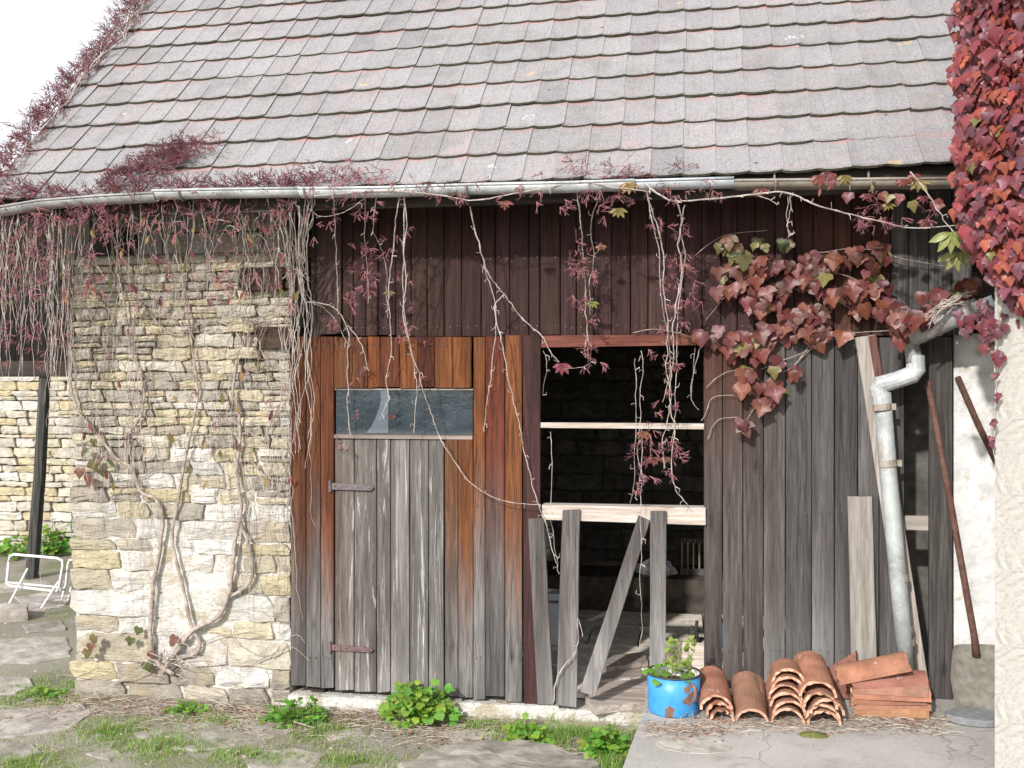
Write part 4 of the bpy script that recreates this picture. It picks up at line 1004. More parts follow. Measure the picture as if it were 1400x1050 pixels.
IVY = [(0.10, -0.10), (0.34, -0.14), (0.52, 0.12), (0.66, 0.42), (0.44, 0.44), (0.30, 0.58), (0.16, 0.8)]
IVY2 = [(0.14, -0.06), (0.40, -0.02), (0.62, 0.30), (0.50, 0.46), (0.34, 0.5), (0.26, 0.72)]
LANCE = [(0.06, 0.1), (0.15, 0.3), (0.19, 0.5), (0.14, 0.75)]
LOBED = [(0.2, 0.05), (0.42, 0.12), (0.3, 0.3), (0.52, 0.42), (0.36, 0.56), (0.42, 0.75), (0.2, 0.86)]
def jit(o, a): return [(x*rnd(1-a, 1+a) + rnd(-a, a)*0.15, y + rnd(-a, a)*0.3) for x, y in o]
ivm = [leaf_mesh('leaf', jit(R.choice((IVY, IVY2)), 0.16), M['leaf'], rnd(-0.2, 0.45), rnd(0.1, 0.6)) for _ in range(9)]
lam = [leaf_mesh('leaf', LANCE, M['leaf'], 0.3, 0.3)]
wem = [leaf_mesh('leaf', LOBED, M['weed'], 0.15, 0.3), leaf_mesh('leaf', IVY2, M['weed'], 0.2, 0.2)]
def basis(tip, up):
    y = Vector(tip).normalized(); z = Vector(up); z = (z - y*z.dot(y)).normalized(); x = y.cross(z)
    return Matrix((x, y, z)).transposed()
def leaf(me, parent, p, tip, up, size, col, name='leaf'):
    return put(name, me, parent, p, basis(tip, up).to_euler(), col, size)
def leaf_into(mb, me, p, tip, up, size, mi=0):
    B = basis(tip, up); b0 = len(mb.v); p = Vector(p)
    mb.v += [p + B @ (Vector(v.co)*size) for v in me.vertices]
    for q in me.polygons: mb.f.append(tuple(b0+i for i in q.vertices)); mb.m.append(mi)
def wig(P, amp, n=5, seed=None):
    """resample a polyline and give it natural kinks"""
    out = smooth_path([Vector(p) for p in P], n); s = rnd(0, 99) if seed is None else seed
    return [p + Vector((nz(s, i*0.55, 1), nz(s, i*0.55, 4)*0.6, 0.4*nz(s, i*0.55, 7)))*amp for i, p in enumerate(out)]
def stem(mb, P, r0, r1, amp=0.015, sides=5, n=5, nodes=True):
    if r0 < 0.0085: r0, r1 = r0*0.68, r1*0.68
    Q = wig(P, amp, n); k = len(Q); rr = [lerp(r0, r1, i/(k-1))*(1.0 + (0.35 if nodes and i % 6 == 3 else 0)) for i in range(k)]
    mb.tube(Q, rr, sides); return Q
def berry_cluster(mb, p, d, size, n=5):
    """forked red stalks with dark little berries; material 0 stalk, 1 berry"""
    p = Vector(p); d = Vector(d).normalized()
    for i in range(n):
        v = (d + Vector((rnd(-1, 1), rnd(-0.8, 0.8), rnd(-1, 0.8)))*0.9).normalized()
        q = p + v*size*rnd(0.3, 0.7); e = q + (v + Vector((rnd(-1, 1), rnd(-1, 1), rnd(-1, 0.6)))*0.7).normalized()*size*rnd(0.25, 0.5)
        mb.tube([p, q, e], [0.0022, 0.0019, 0.0014], 3, 0, False)
        for j in range(2):
            v2 = (v + Vector((rnd(-1, 1), rnd(-1, 1), rnd(-1, 1)))*1.1).normalized(); e2 = lerp(q, e, rnd(0, 0.8)) + v2*size*rnd(0.15, 0.35)
            mb.tube([q, e2], [0.0016, 0.0011], 3, 0, False)
            if R.random() < 0.5: mb.blob(e2, 0.0045, 1, 4, 2)

# ------------------------------------------------------------------ creeper on stone wall, verge and eaves
def UP(lst, Y): return [U(x, y, Y) for x, y in lst]
cr = tag(empty('dry_creeper', G(235, 915, ZG)), 'leafless dry creeper with thick twisted stems climbing the rubble stone wall', 'creeper')
TRUNKS = [
 ([(238,922),(214,906),(206,880),(206,845),(210,800),(218,755),(222,715),(214,684),(192,672),(180,640),(158,626),(136,596),(106,560),(97,520),(95,470)], 0.021, 0.008),
 ([(228,918),(232,900),(250,897),(268,893),(273,879),(262,855),(250,800),(240,760),(236,725),(246,675),(253,628),(264,580),(270,535),(265,490),(258,440),(250,392),(246,330)], 0.017, 0.006),
 ([(222,920),(240,894),(254,872),(270,858),(296,845),(312,817),(318,774),(322,735),(329,705),(329,680),(323,647),(328,600),(326,560),(319,536),(325,490),(332,474),(348,448),(388,440)], 0.023, 0.007),
 ([(312,818),(338,800),(345,785),(340,748),(331,718),(325,700)], 0.015, 0.01),
 ([(327,600),(340,590),(360,603),(370,580),(388,540)], 0.01, 0.006),
 ([(325,655),(328,632),(345,632),(364,652),(392,657)], 0.011, 0.006),
 ([(332,474),(325,458),(302,440),(270,444),(240,458),(215,440),(180,400)], 0.011, 0.005),
 ([(172,640),(172,622),(175,595),(190,574),(196,548),(194,520),(184,492),(176,458),(168,400),(156,353),(150,310)], 0.013, 0.006),
 ([(179,660),(195,652),(210,640)], 0.008, 0.005),
 ([(235,915),(275,880),(310,868),(325,880),(350,895),(372,890)], 0.006, 0.003),
 ([(218,912),(195,925),(150,935)], 0.006, 0.003), ([(225,915),(260,930),(310,952)], 0.008, 0.004),
 ([(370,900),(385,882),(405,868),(418,880)], 0.007, 0.003), ([(350,905),(375,893),(400,885),(425,905)], 0.008, 0.003)]
for P, r0, r1 in TRUNKS:
    r0 *= 0.84; mb = MB(); stem(mb, UP(P, -0.005 - r0), r0, r1, 0.012, 7, 5); build('trunk' if r0 > 0.0088 else 'branch', mb, M['trunk'], cr, smooth=True)
# thin strands hanging over the wall from the gutter
for g_ in range(4):
    mb = MB()
    for i in range(19):
        px = rnd(96, 400); y0 = rnd(262, 300); Lp = R.choice([rnd(80, 220), rnd(150, 380), rnd(300, 560)]); Y0, Y1 = rnd(-0.5, -0.38), rnd(-0.16, -0.03)
        P = [U(px, y0, Y0)]; x = px
        for t in range(1, 6): x += rnd(-17, 17) - (px-250)*0.01; P.append(U(x, y0 + Lp*t/5, lerp(Y0, Y1, min(1, t/2.2))))
        stem(mb, P, rnd(0.003, 0.0052), 0.0018, 0.03, 4, 6)
    build('hanging_stems', mb, M['stem'], cr)['kind'] = 'stuff'
for g_ in range(2):                                    # sheaf by the post
    mb = MB()
    for i in range(12):
        px = rnd(385, 432); y0 = rnd(262, 285); Lp = rnd(140, 380); P = []; x = px; tgt = rnd(385, 428)
        for t in range(7): P.append(U(lerp(px, tgt, t/6) + rnd(-8, 8), y0 + Lp*t/6, lerp(-0.46, -0.07, min(1, t/3)))) 
        stem(mb, P, rnd(0.004, 0.008), 0.003, 0.02, 4, 5)
    build('hanging_stems', mb, M['stem'], cr)['kind'] = 'stuff'
mb = MB()                                              # curtain in front of the dark lean-to
for i in range(74):
    px = rnd(-25, 98); y0 = rnd(275, 300); Lp = rnd(90, 250) if px < 75 else rnd(150, 420); Y0 = rnd(-0.5, -0.2); P = []; x = px
    for t in range(6): P.append(U(x, y0 + Lp*t/5, Y0 + 0.02*t)); x += rnd(-8, 8)
    stem(mb, P, rnd(0.0035, 0.007), 0.0025, 0.02, 4, 5)
build('hanging_stems', mb, M['stem'], cr)['kind'] = 'stuff'
mb = MB()
for i in range(26):                                    # cross-branches tying the curtain together
    px = rnd(-10, 390); py = rnd(275, 420); dx = rnd(-50, 50); P = [U(px, py, -0.4), U(px+dx*0.5, py+rnd(-25, 10), -0.38), U(px+dx, py+rnd(0, 40), -0.34)]; stem(mb, P, 0.004, 0.002, 0.02, 4, 5)
build('hanging_stems', mb, M['stem'], cr)['kind'] = 'stuff'
mb = MB()                                              # fine old runners over the lower stones, tangle at the root
for i in range(46):
    px = R.choice([rnd(325, 395), rnd(150, 210), rnd(110, 395)]); y0 = rnd(470, 640); Lp = rnd(100, 300); P = []; x = px; dr = rnd(-5, 5)
    for t in range(6): P.append(U(x, min(915, y0 + Lp*t/5), -0.03)); x += rnd(-6, 6) + dr
    stem(mb, P, rnd(0.0028, 0.0045), 0.0018, 0.02, 4, 5)
for i in range(12):
    a = rnd(-70, 110); P = [U(226 + rnd(-12, 12), 908 + rnd(-8, 8), -0.04), U(226 + a*0.5, 900 + rnd(-22, 12), -0.09), U(226 + a, 915 + rnd(-20, 12), -0.12)]
    stem(mb, P, rnd(0.003, 0.006), 0.0025, 0.02, 4, 5)
build('hanging_stems', mb, M['stem'], cr)['kind'] = 'stuff'
mb = MB()                                              # red berry stalks: eaves, curtain
for i in range(330):
    px = abs(R.gauss(0, 1))*150 if R.random() < 0.55 else rnd(-10, 430); px = min(px, 560); py = rnd(262, 300) if R.random() < 0.6 else rnd(290, 410)
    berry_cluster(mb, U(px, py, rnd(-0.56, -0.36)), (rnd(-1, 1), -0.4, rnd(-0.8, 0.5)), rnd(0.05, 0.13), 4)
for i in range(70):
    berry_cluster(mb, U(rnd(0, 95), rnd(300, 500), rnd(-0.4, -0.2)), (rnd(-1, 1), -0.4, -0.5), rnd(0.05, 0.1), 4)
for i in range(36):
    berry_cluster(mb, U(rnd(120, 395), rnd(400, 640), rnd(-0.09, -0.04)), (rnd(-1, 1), -0.4, -0.5), rnd(0.04, 0.08), 4)
build('berry_stalks', mb, [M['twig_red'], M['berry']], cr)['kind'] = 'stuff'
mb = MB()                                              # clump lying up the roof and along the eaves edge
for i in range(170):
    t = R.random()**0.7; x = lerp(UX(135, -0.5), UX(262, -0.2), t) + R.gauss(0, 0.09); s = lerp(0.0, 0.5, t) + R.gauss(0, 0.06)
    berry_cluster(mb, roofp(x, max(0, s), 0.05 + rnd(0, 0.05)), (rnd(-1, 1), -0.3, 0.3), rnd(0.06, 0.11), 5)
for i in range(150):
    px = rnd(20, 470); p = U(px, 255, -0.45); berry_cluster(mb, roofp(p.x, abs(R.gauss(0, 0.06)), 0.05), (rnd(-1, 1), -0.6, rnd(-0.2, 0.7)), rnd(0.05, 0.12), 5)
for i in range(430):                                   # verge
    s = rnd(-0.1, SLOPE - 0.8); p = roofp(VX + abs(R.gauss(0, 0.09)) - 0.06 + 0.10*max(0, nz(s*2.5, 4, 4)), s, rnd(0.0, 0.1)); berry_cluster(mb, p, (rnd(-1, 0.4), -0.4, rnd(-0.3, 0.9)), rnd(0.07, 0.16), 5)
build('berry_stalks', mb, [M['twig_red'], M['berry']], cr)['kind'] = 'stuff'
mb = MB()
for i in range(14):
    s0 = rnd(-0.1, 2.6); P = [roofp(VX + rnd(-0.06, 0.14), s0 + 0.3*t, rnd(0.03, 0.1)) for t in range(6)]; stem(mb, P, 0.007, 0.004, 0.03, 4, 4)
for i in range(40):
    s0 = rnd(0, SLOPE-1.2); p = roofp(VX, s0, 0.03); P = [p, p + Vector((rnd(-0.12, 0.02), rnd(-0.06, 0.05), rnd(0.03, 0.12))), p + Vector((rnd(-0.2, 0.02), rnd(-0.1, 0.1), rnd(0.06, 0.22)))]; stem(mb, P, 0.004, 0.002, 0.02, 4, 3)
P = [roofp(lerp(UX(140, -0.5), UX(262, -0.2), t/5), 0.5*t/5, 0.05) for t in range(6)]; stem(mb, P, 0.008, 0.005, 0.03, 5, 4)
build('verge_stems', mb, M['stem'], cr)['kind'] = 'stuff'
CRL = [(0.16,0.045,0.05),(0.2,0.06,0.05),(0.12,0.04,0.05),(0.2,0.16,0.05),(0.1,0.13,0.04),(0.3,0.2,0.08)]
for i in range(70):
    px, py = (rnd(0, 420), rnd(270, 420)) if i < 40 else (rnd(100, 400), rnd(400, 660)); Y = rnd(-0.5, -0.3) if i < 40 else -0.06
    leaf(lam[0], cr, U(px, py, Y), (rnd(-0.6, 0.6), rnd(-0.5, 0), -1), (rnd(-0.4, 0.4), -1, 0.3), rnd(0.05, 0.09), R.choice(CRL))
for px, py in ((118,612),(126,630),(122,650),(128,600),(110,640),(240,870),(125,880),(130,870),(120,888),(200,905),(205,890),(190,858),(180,872)):
    leaf(R.choice(ivm), cr, U(px, py, -0.06), (rnd(-0.6, 0.6), -0.3, -1), (rnd(-0.3, 0.3), -1, 0.4), rnd(0.06, 0.09), R.choice([(0.16,0.07,0.05),(0.1,0.12,0.05),(0.14,0.12,0.05)]))

# ------------------------------------------------------------------ strands hanging from the gutter in front of the boards
def strand_plant(label, root_px, strands, clusters, leaves=(), group=None):
    r = U(root_px[0], root_px[1], YGU - 0.06)
    e = tag(empty('hanging_creeper', r), label, 'creeper', group)
    for P, ys, r0 in strands:
        m = len(P); W = [U(x, y, lerp(ys[0], ys[1], min(1, 1.6*i/(m-1)))) for i, (x, y) in enumerate(P)]
        mb = MB(); Q = stem(mb, W, r0, r0*0.6, 0.012, 5, 5)
        for q in Q[2::4]:                                # short side twigs
            d = Vector((rnd(-1, 1), -0.3, rnd(-0.6, 0.6))).normalized(); mb.tube([q, q + d*rnd(0.015, 0.04), q + d*0.03 + Vector((0, 0, rnd(-0.03, 0.03)))], [0.003, 0.0022, 0.0015], 3)
        build('stem', mb, M['stem'], e)
    mb = MB()
    for (x, y, Y, n, sz, sp) in clusters:
        for i in range(n): berry_cluster(mb, U(x + R.gauss(0, sp), y + R.gauss(0, sp), Y + rnd(-0.03, 0.03)), (rnd(-1, 1), -0.3, rnd(-0.9, 0.4)), sz*rnd(0.7, 1.2), 4)
    if mb.v: build('berry_stalks', mb, [M['twig_red'], M['berry']], e)['kind'] = 'stuff'
    for (x, y, Y, sz, col) in leaves:
        for k in range(5):
            an = -pi/2 + (k-2)*0.6; leaf(lam[0], e, U(x, y, Y), (cos(an), -0.2, sin(an)), (0, -1, 0.2), sz*rnd(0.8, 1.1), col)
    return e
A_, B_ = (-0.5, -0.1), (-0.5, -0.05)
strand_plant('pale dry creeper strands hanging over the door and its transom glass', (550, 262), [
 ([(550,258),(556,300),(552,340),(555,390),(551,430),(560,470),(572,510),(580,540),(592,570),(600,597),(622,632),(645,662),(675,680),(705,688),(738,690)], A_, 0.0055),
 ([(548,260),(541,300),(537,350),(531,395),(533,440),(535,480),(528,515),(531,545),(524,560),(519,575)], A_, 0.0055),
 ([(553,262),(552,320),(551,380),(553,430),(560,470),(566,505),(570,530),(568,560),(566,592)], A_, 0.005),
 ([(456,268),(458,310),(460,360),(462,405),(462,430)], A_, 0.005),
 ([(418,412),(445,416),(465,428),(476,455),(475,490),(476,530),(474,550),(479,595)], (-0.12, -0.05), 0.006),
 ([(475,445),(488,460),(497,480),(502,505),(496,500)], (-0.1, -0.05), 0.005),
 ([(420,412),(440,420),(460,440),(475,470)], (-0.12, -0.06), 0.004),
 ([(500,262),(499,310),(500,350),(504,385),(503,415)], A_, 0.0045), ([(515,268),(510,310),(519,335),(527,360),(529,400),(530,435)], A_, 0.0045),
 ([(500,270),(470,290),(440,296),(425,288)], (-0.5, -0.42), 0.004)],
 [(500,290,-0.42,5,0.09,10),(495,335,-0.32,5,0.07,8),(503,362,-0.26,4,0.07,6),(505,390,-0.2,5,0.08,8),(488,385,-0.2,6,0.09,10),(480,405,-0.2,5,0.08,8),(512,370,-0.22,3,0.07,6),(545,335,-0.3,4,0.08,8),(560,312,-0.35,2,0.06,4),(552,385,-0.2,3,0.06,6),(566,415,-0.15,2,0.06,4),(552,455,-0.1,6,0.07,8),(455,300,-0.4,4,0.08,10),(458,440,-0.1,4,0.06,6),(490,510,-0.07,4,0.05,8),(575,515,-0.07,3,0.05,5),(535,565,-0.06,2,0.04,3),(485,565,-0.06,2,0.05,4),(465,605,-0.06,3,0.05,6),(575,470,-0.07,2,0.05,5)],
 [(455,442,-0.09,0.06,(0.14,0.06,0.06)), (532,398,-0.2,0.05,(0.14,0.12,0.05)), (536,568,-0.06,0.03,(0.25,0.1,0.05))])
strand_plant('single forked creeper strand dropping from the gutter to the dark opening', (640, 272), [
 ([(641,270),(648,308),(658,345),(667,372),(680,392),(691,404),(705,425),(722,443),(740,458),(752,480),(764,495)], (-0.4, -0.1), 0.0065),
 ([(662,360),(664,375),(675,405),(678,430),(677,460),(673,500),(668,530),(664,560),(662,590)], (-0.2, -0.05), 0.005),
 ([(690,402),(677,415),(676,425),(684,460),(691,490),(698,530),(706,565),(714,600),(722,640),(732,680),(742,705),(752,740),(760,768),(764,785)], (-0.2, -0.06), 0.0055)], 
 [(800,492,-0.08,4,0.06,8)], [(768, 497, -0.1, 0.085, (0.2, 0.05, 0.07))])
strand_plant('two pale creeper strands hanging before the lintel of the opening', (800, 262), [
 ([(788,262),(794,300),(796,340),(800,380),(801,420),(803,455),(805,470)], A_, 0.0055), ([(822,262),(812,290),(808,320),(812,355),(806,390),(807,430)], A_, 0.0055),
 ([(803,455),(800,480),(807,495),(795,502),(770,505)], (-0.1, -0.1), 0.003)],
 [(825,293,-0.4,2,0.08,4),(800,345,-0.3,6,0.08,8),(790,365,-0.28,5,0.08,6),(810,375,-0.25,5,0.07,6),(797,410,-0.2,6,0.08,8),(805,440,-0.14,4,0.07,5),(803,480,-0.1,4,0.08,6),(818,495,-0.1,2,0.06,4),(790,372,-0.28,3,0.1,6)], [(810,412,-0.2,0.05,(0.18,0.2,0.06)),(822,335,-0.3,0.04,(0.3,0.16,0.08))])
strand_plant('dense red-stalked creeper strands hanging down through the open window', (905, 262), [
 ([(884,262),(893,290),(903,325),(908,360),(906,395),(912,430),(913,470),(910,505),(917,540),(913,580),(906,605),(910,640)], (-0.5, -0.13), 0.006),
 ([(922,268),(932,295),(928,335),(932,370),(926,410),(920,450),(921,490),(915,530),(918,565),(922,590),(918,640),(925,670),(940,690)], (-0.5, -0.13), 0.0065),
 ([(936,280),(930,320),(938,350),(930,395),(926,440),(926,480),(923,530),(923,570),(918,610)], (-0.48, -0.13), 0.005),
 ([(884,262),(900,340),(902,400),(913,450),(916,500),(907,550)], (-0.48, -0.14), 0.0045),
 ([(876,480),(880,500),(875,540),(876,580),(870,620),(875,650),(867,680)], (-0.1, -0.1), 0.0035), ([(868,490),(869,540),(868,600),(867,650),(861,688)], (0.0, -0.05), 0.003),
 ([(877,585),(878,640),(875,700),(878,745),(875,790),(878,850),(875,885)], (-0.1, -0.13), 0.0035), ([(744,480),(748,500),(742,540)], (0.03, 0.03), 0.003), ([(752,590),(754,620),(753,700),(757,740),(763,775)], (0.0, -0.03), 0.003),
 ([(950,475),(948,500),(945,540)], (0.03, 0.03), 0.0025), ([(757,960),(762,925),(780,900),(790,878),(789,845),(797,870)], (-0.1, -0.1), 0.006)],
 [(900,300,-0.42,5,0.08,8),(935,320,-0.35,4,0.08,6),(925,355,-0.3,5,0.08,8),(940,370,-0.28,5,0.08,8),(915,385,-0.25,5,0.08,8),(945,405,-0.22,5,0.09,8),(920,415,-0.2,5,0.08,8),(930,440,-0.16,5,0.08,8),(900,452,-0.14,3,0.07,6),(898,480,-0.13,3,0.06,5),(915,500,-0.13,4,0.06,5),(905,538,-0.13,3,0.06,5),(895,568,-0.13,2,0.06,4),(925,555,-0.13,2,0.06,4),(885,605,-0.12,6,0.08,8),(908,610,-0.12,6,0.08,8),(925,620,-0.12,4,0.07,6),(880,650,-0.12,4,0.08,6),(873,665,-0.12,4,0.06,5),(922,650,-0.12,3,0.06,5),(893,630,-0.12,4,0.08,6)],
 [(922,500,-0.14,0.05,(0.2,0.07,0.07)),(878,590,-0.12,0.06,(0.2,0.09,0.06)),(893,625,-0.12,0.06,(0.16,0.06,0.05)),(910,625,-0.12,0.05,(0.18,0.08,0.06)),(935,360,-0.3,0.05,(0.2,0.07,0.07))])
# long horizontal runner along and below the gutter
hr = strand_plant('long pale creeper runner lying along the gutter and sagging towards the red creeper', (700, 262), [
 ([(430,268),(500,262),(560,262),(610,268),(650,274),(700,265),(750,256),(800,250),(850,258),(890,262)], (-0.565, -0.565), 0.006),
 ([(880,250),(905,268),(925,275),(980,271),(1030,266),(1065,262),(1090,268),(1115,280),(1150,290),(1175,296),(1205,303),(1245,312),(1300,309),(1330,308)], (-0.575, -0.575), 0.0075),
 ([(1080,264),(1081,285),(1077,305),(1078,325)], (-0.55, -0.5), 0.004), ([(1080,268),(1076,300),(1079,320)], (-0.55, -0.5), 0.003),
 ([(1030,266),(1050,272),(1063,280)], (-0.57, -0.57), 0.004),
 ([(1245,235),(1258,250),(1275,275),(1290,300),(1305,318)], (-0.6, -0.7), 0.006), ([(1130,245),(1160,250),(1200,250),(1240,250)], (-0.53, -0.53), 0.004)],
 [(x, rnd(250, 275), -0.56, 2, 0.08, 8) for x in range(430, 1000, 22)] + [(x, 238, -0.46, 5, 0.11, 10) for x in (430, 455, 475, 500, 520, 790, 805, 815, 835, 850, 860, 940)] + [(1180,292,-0.56,4,0.08,8),(1205,300,-0.56,4,0.07,8),(1195,285,-0.56,4,0.08,8),(1225,300,-0.56,3,0.06,6),(1270,290,-0.58,3,0.07,6)],
 [(x, y, -0.56, rnd(0.045, 0.08), R.choice(CRL)) for x, y in ((690,275),(845,285),(1130,235),(1120,240),(1155,240),(1185,265),(1215,278),(1262,268),(1235,245),(1250,238),(1265,300),(1040,258),(860,250))] + [(1300,318,-0.7,0.12,(0.3,0.34,0.12)),(1310,345,-0.6,0.11,(0.3,0.32,0.12)),(1255,245,-0.55,0.09,(0.3,0.25,0.1))])
for i in range(13):
    px = rnd(1120, 1300); leaf(R.choice(ivm + lam), hr, U(px, rnd(232, 262) + (px-1120)*0.22, -0.58), (rnd(-0.6, 0.6), -0.3, -1), (rnd(-0.3, 0.3), -1, 0.4), rnd(0.04, 0.07), R.choice([(0.18,0.05,0.05),(0.14,0.05,0.05),(0.2,0.09,0.06),(0.22,0.2,0.08)]))

# ------------------------------------------------------------------ red-leaved creeper on the planks
iv = tag(empty('red_creeper', U(1240, 470, -0.05)), 'dark crimson three-lobed creeper leaves spreading over the planks beside the opening', 'creeper')
BL = [(1000,335,18,10,1),(1038,340,15,10,1),(1003,352,20,10,1),(1070,340,14,8,1),(992,376,16,12,0),(1020,378,20,12,0),(1045,362,22,12,0),(1088,362,26,16,0),(1110,385,30,14,0),(1140,362,28,14,0),(1150,350,22,8,0),(1190,352,22,16,0),(1210,352,12,14,0),
 (1180,388,28,14,0),(990,400,14,9,0),(1015,402,24,12,0),(1055,395,18,12,0),(1045,415,18,12,0),(1095,432,28,16,0),(1140,405,26,12,0),(1165,405,26,14,0),(1195,395,20,12,0),(1185,420,24,10,0),(1215,428,22,16,0),(1238,425,18,12,0),(1032,428,14,9,0),(1115,440,20,12,0),
 (955,464,10,7,0),(985,462,20,11,0),(1015,458,22,11,0),(1055,462,26,14,0),(1090,455,22,12,0),(1105,462,18,10,0),(1150,458,22,8,0),(1002,484,18,10,0),(1030,478,18,12,0),(1050,502,22,12,0),(1022,512,18,10,0),(1085,515,13,10,0),(1035,536,26,12,0),(1065,530,18,10,0),(1045,556,16,10,0),(1022,580,14,7,0),
 (1232,445,16,14,0),(1255,440,18,12,0),(1275,415,24,12,0),(1300,402,24,10,0),(1225,462,10,14,0),(1320,392,20,12,0)]
for (x, y, rx, ry, kind) in BL:
    for i in range(max(4, int(rx*ry/36))):
        an = rnd(0, 2*pi); q = sqrt(R.random()); px, py = x + rx*q*cos(an), y + ry*q*sin(an) - 6
        Y = rnd(-0.14, -0.03) if px < 1225 else rnd(-0.4, -0.2)
        g = rnd(0.75, 1.35)
        c = R.choice([(0.15,0.045,0.037),(0.17,0.05,0.038),(0.12,0.036,0.038),(0.2,0.07,0.042),(0.15,0.045,0.047),(0.11,0.045,0.035)])
        if kind == 1 : c = R.choice([(0.10,0.13,0.05),(0.14,0.13,0.05),(0.17,0.09,0.05)])
        elif R.random() < 0.04: c = (0.17, 0.15, 0.05)
        leaf(R.choice(ivm), iv, U(px, py, Y), (rnd(-0.5, 0.5), rnd(-0.5, -0.1), -1), (rnd(-0.5, 0.4), -1, rnd(0.2, 0.9)), rnd(0.055, 0.105), tuple(g*t for t in c))
mb = MB()
for P in ([(1240,440),(1180,430),(1120,400),(1060,395),(1000,400),(965,440)], [(1240,450),(1170,455),(1100,460),(1040,460),(960,465)], [(1110,465),(1085,500),(1050,520),(1030,560),(1010,590)], [(1240,435),(1200,400),(1150,375),(1090,370),(1030,350),(1000,340)],
          [(1080,505),(1105,480),(1130,462)], [(1040,505),(1090,485),(1130,470)], [(960,575),(975,545),(1005,540)], [(965,530),(985,512),(1010,505)], [(968,600),(980,575),(1010,570)], [(950,350),(975,330),(1000,320),(1050,315)], [(1120,345),(1180,340),(1240,355),(1300,365)], [(865,455),(900,450),(950,462)], [(960,470),(950,500),(945,540),(955,560)]):
    stem(mb, UP(P, -0.035), 0.004, 0.0025, 0.012, 5, 5)
build('stems', mb, M['trunk'], iv)['kind'] = 'stuff'

# ------------------------------------------------------------------ crimson creeper on the stucco house
ic = tag(empty('crimson_creeper', (SP.x + 0.1, SP.y - 0.1, 2.6)), 'thick mass of bright crimson and purple creeper leaves cloaking the stucco house', 'creeper')
def wallp(s, z, t): return Vector((SP.x, SP.y, 0)) + wd*s + wn*t + Vector((0, 0, z))
def ivedge(z):                                          # how far the mass bulges past the corner at a height
    return -0.15 - 0.05*nz(z*2.2, 3, 1) - 0.03*nz(z*7, 1, 5) + (0.0 if z > 2.9 else min(0.28, (2.9-z)*0.75))
mbk = MB(); 
def lowz(s): return 2.52 + 0.12*nz(s*4, 2, 8) + 0.0*s
CC = [(0.27,0.05,0.058),(0.31,0.07,0.052),(0.21,0.045,0.058),(0.17,0.055,0.075),(0.16,0.07,0.095),(0.35,0.1,0.06),(0.2,0.045,0.058),(0.25,0.06,0.068),(0.2,0.085,0.1)]
cnt = 0
for i in range(15000):
    s = rnd(-0.3, 1.3); z = rnd(2.35, 5.4)
    if s < ivedge(z) or z < lowz(s): continue
    rim = min(1, (s - ivedge(z))/0.12); t = (0.03 + 0.15*sqrt(rim) + 0.06*nz(s*5, z*5, 6))
    vis = z < 4.45 and s < 0.42
    top = vis and R.random() < 0.1 and cnt < 300
    p = wallp(s, z, t*(rnd(0.85, 1.15) if top else rnd(0.2, 0.9))) + (Vector((0, 0.12, 0)) if s < 0 and not top and R.random() < 0.5 else Vector((0,0,0)))
    tip = (Vector((rnd(-0.5, 0.4), rnd(-0.2, 0.2), -1)) + wn*0.35); upv = wn + Vector((rnd(-0.6, 0.3), rnd(-0.3, 0.3), rnd(0.1, 0.8)))
    if top:
        cnt += 1; g = rnd(0.7, 1.3); c = R.choice(CC)
        if R.random() < 0.05: c = (0.2, 0.2, 0.06)
        leaf(R.choice(ivm), ic, p, tip, upv, rnd(0.035, 0.078), tuple(g*q for q in c))
    else: leaf_into(mbk, R.choice(ivm), p, tip, upv, rnd(0.035, 0.072), R.randrange(4))
ICM = [leafm('creeper_mass_%s' % n, a, b, 0.42, False, 0.25) for n, a, b in (('crimson', (0.2,0.038,0.045), (0.32,0.07,0.066)), ('purple', (0.14,0.055,0.075), (0.23,0.085,0.11)), ('scarlet', (0.25,0.052,0.04), (0.37,0.1,0.06)), ('maroon', (0.13,0.034,0.038), (0.23,0.056,0.06)))]
fo = build('foliage', mbk, ICM, ic, smooth=True); fo['kind'] = 'stuff'
for px, py, n, sp in ((1345,425,14,16),(1362,440,10,10),(1350,460,8,9),(1322,445,5,8),(1362,480,4,5),(1360,510,3,4),(1362,540,3,4),(1358,575,3,4),(1357,600,3,4),(1385,400,10,12),(1398,440,3,5)):
    for i in range(n):
        leaf(R.choice(ivm), ic, U(px + R.gauss(0, sp*0.6), py + R.gauss(0, sp*0.7), SP.y - 0.08 if px > 1350 else SP.y + 0.1), (rnd(-0.5, 0.5), -0.3, -1), (rnd(-0.5, 0.3), -1, 0.4), rnd(0.035, 0.065) if py < 500 else rnd(0.02, 0.035), R.choice([(0.17,0.05,0.07),(0.14,0.05,0.08),(0.2,0.05,0.06),(0.15,0.07,0.08),(0.12,0.05,0.06)]))
mb = MB(); stem(mb, UP([(1362,400),(1364,450),(1360,500),(1361,550),(1358,600),(1362,640)], SP.y - 0.06), 0.005, 0.003, 0.01, 5); build('stem', mb, M['stem'], ic); mb = MB()
for i in range(18):                                     # dry tangle draped over the sloping pipe
    a = rnd(0, 1); P = [U(1335 - 60*a*rnd(0.2, 1), 395 + 25*a + rnd(-4, 6), -0.42), U(1310 - 30*a, 408 + 14*a + rnd(-6, 6), -0.46), U(1285 - 22*a, 425 + 30*a*rnd(0, 1) + rnd(-4, 8), -0.42)]; stem(mb, P, 0.005, 0.003, 0.02, 4)
build('dry_tangle', mb, M['stem'], ic)['kind'] = 'stuff'

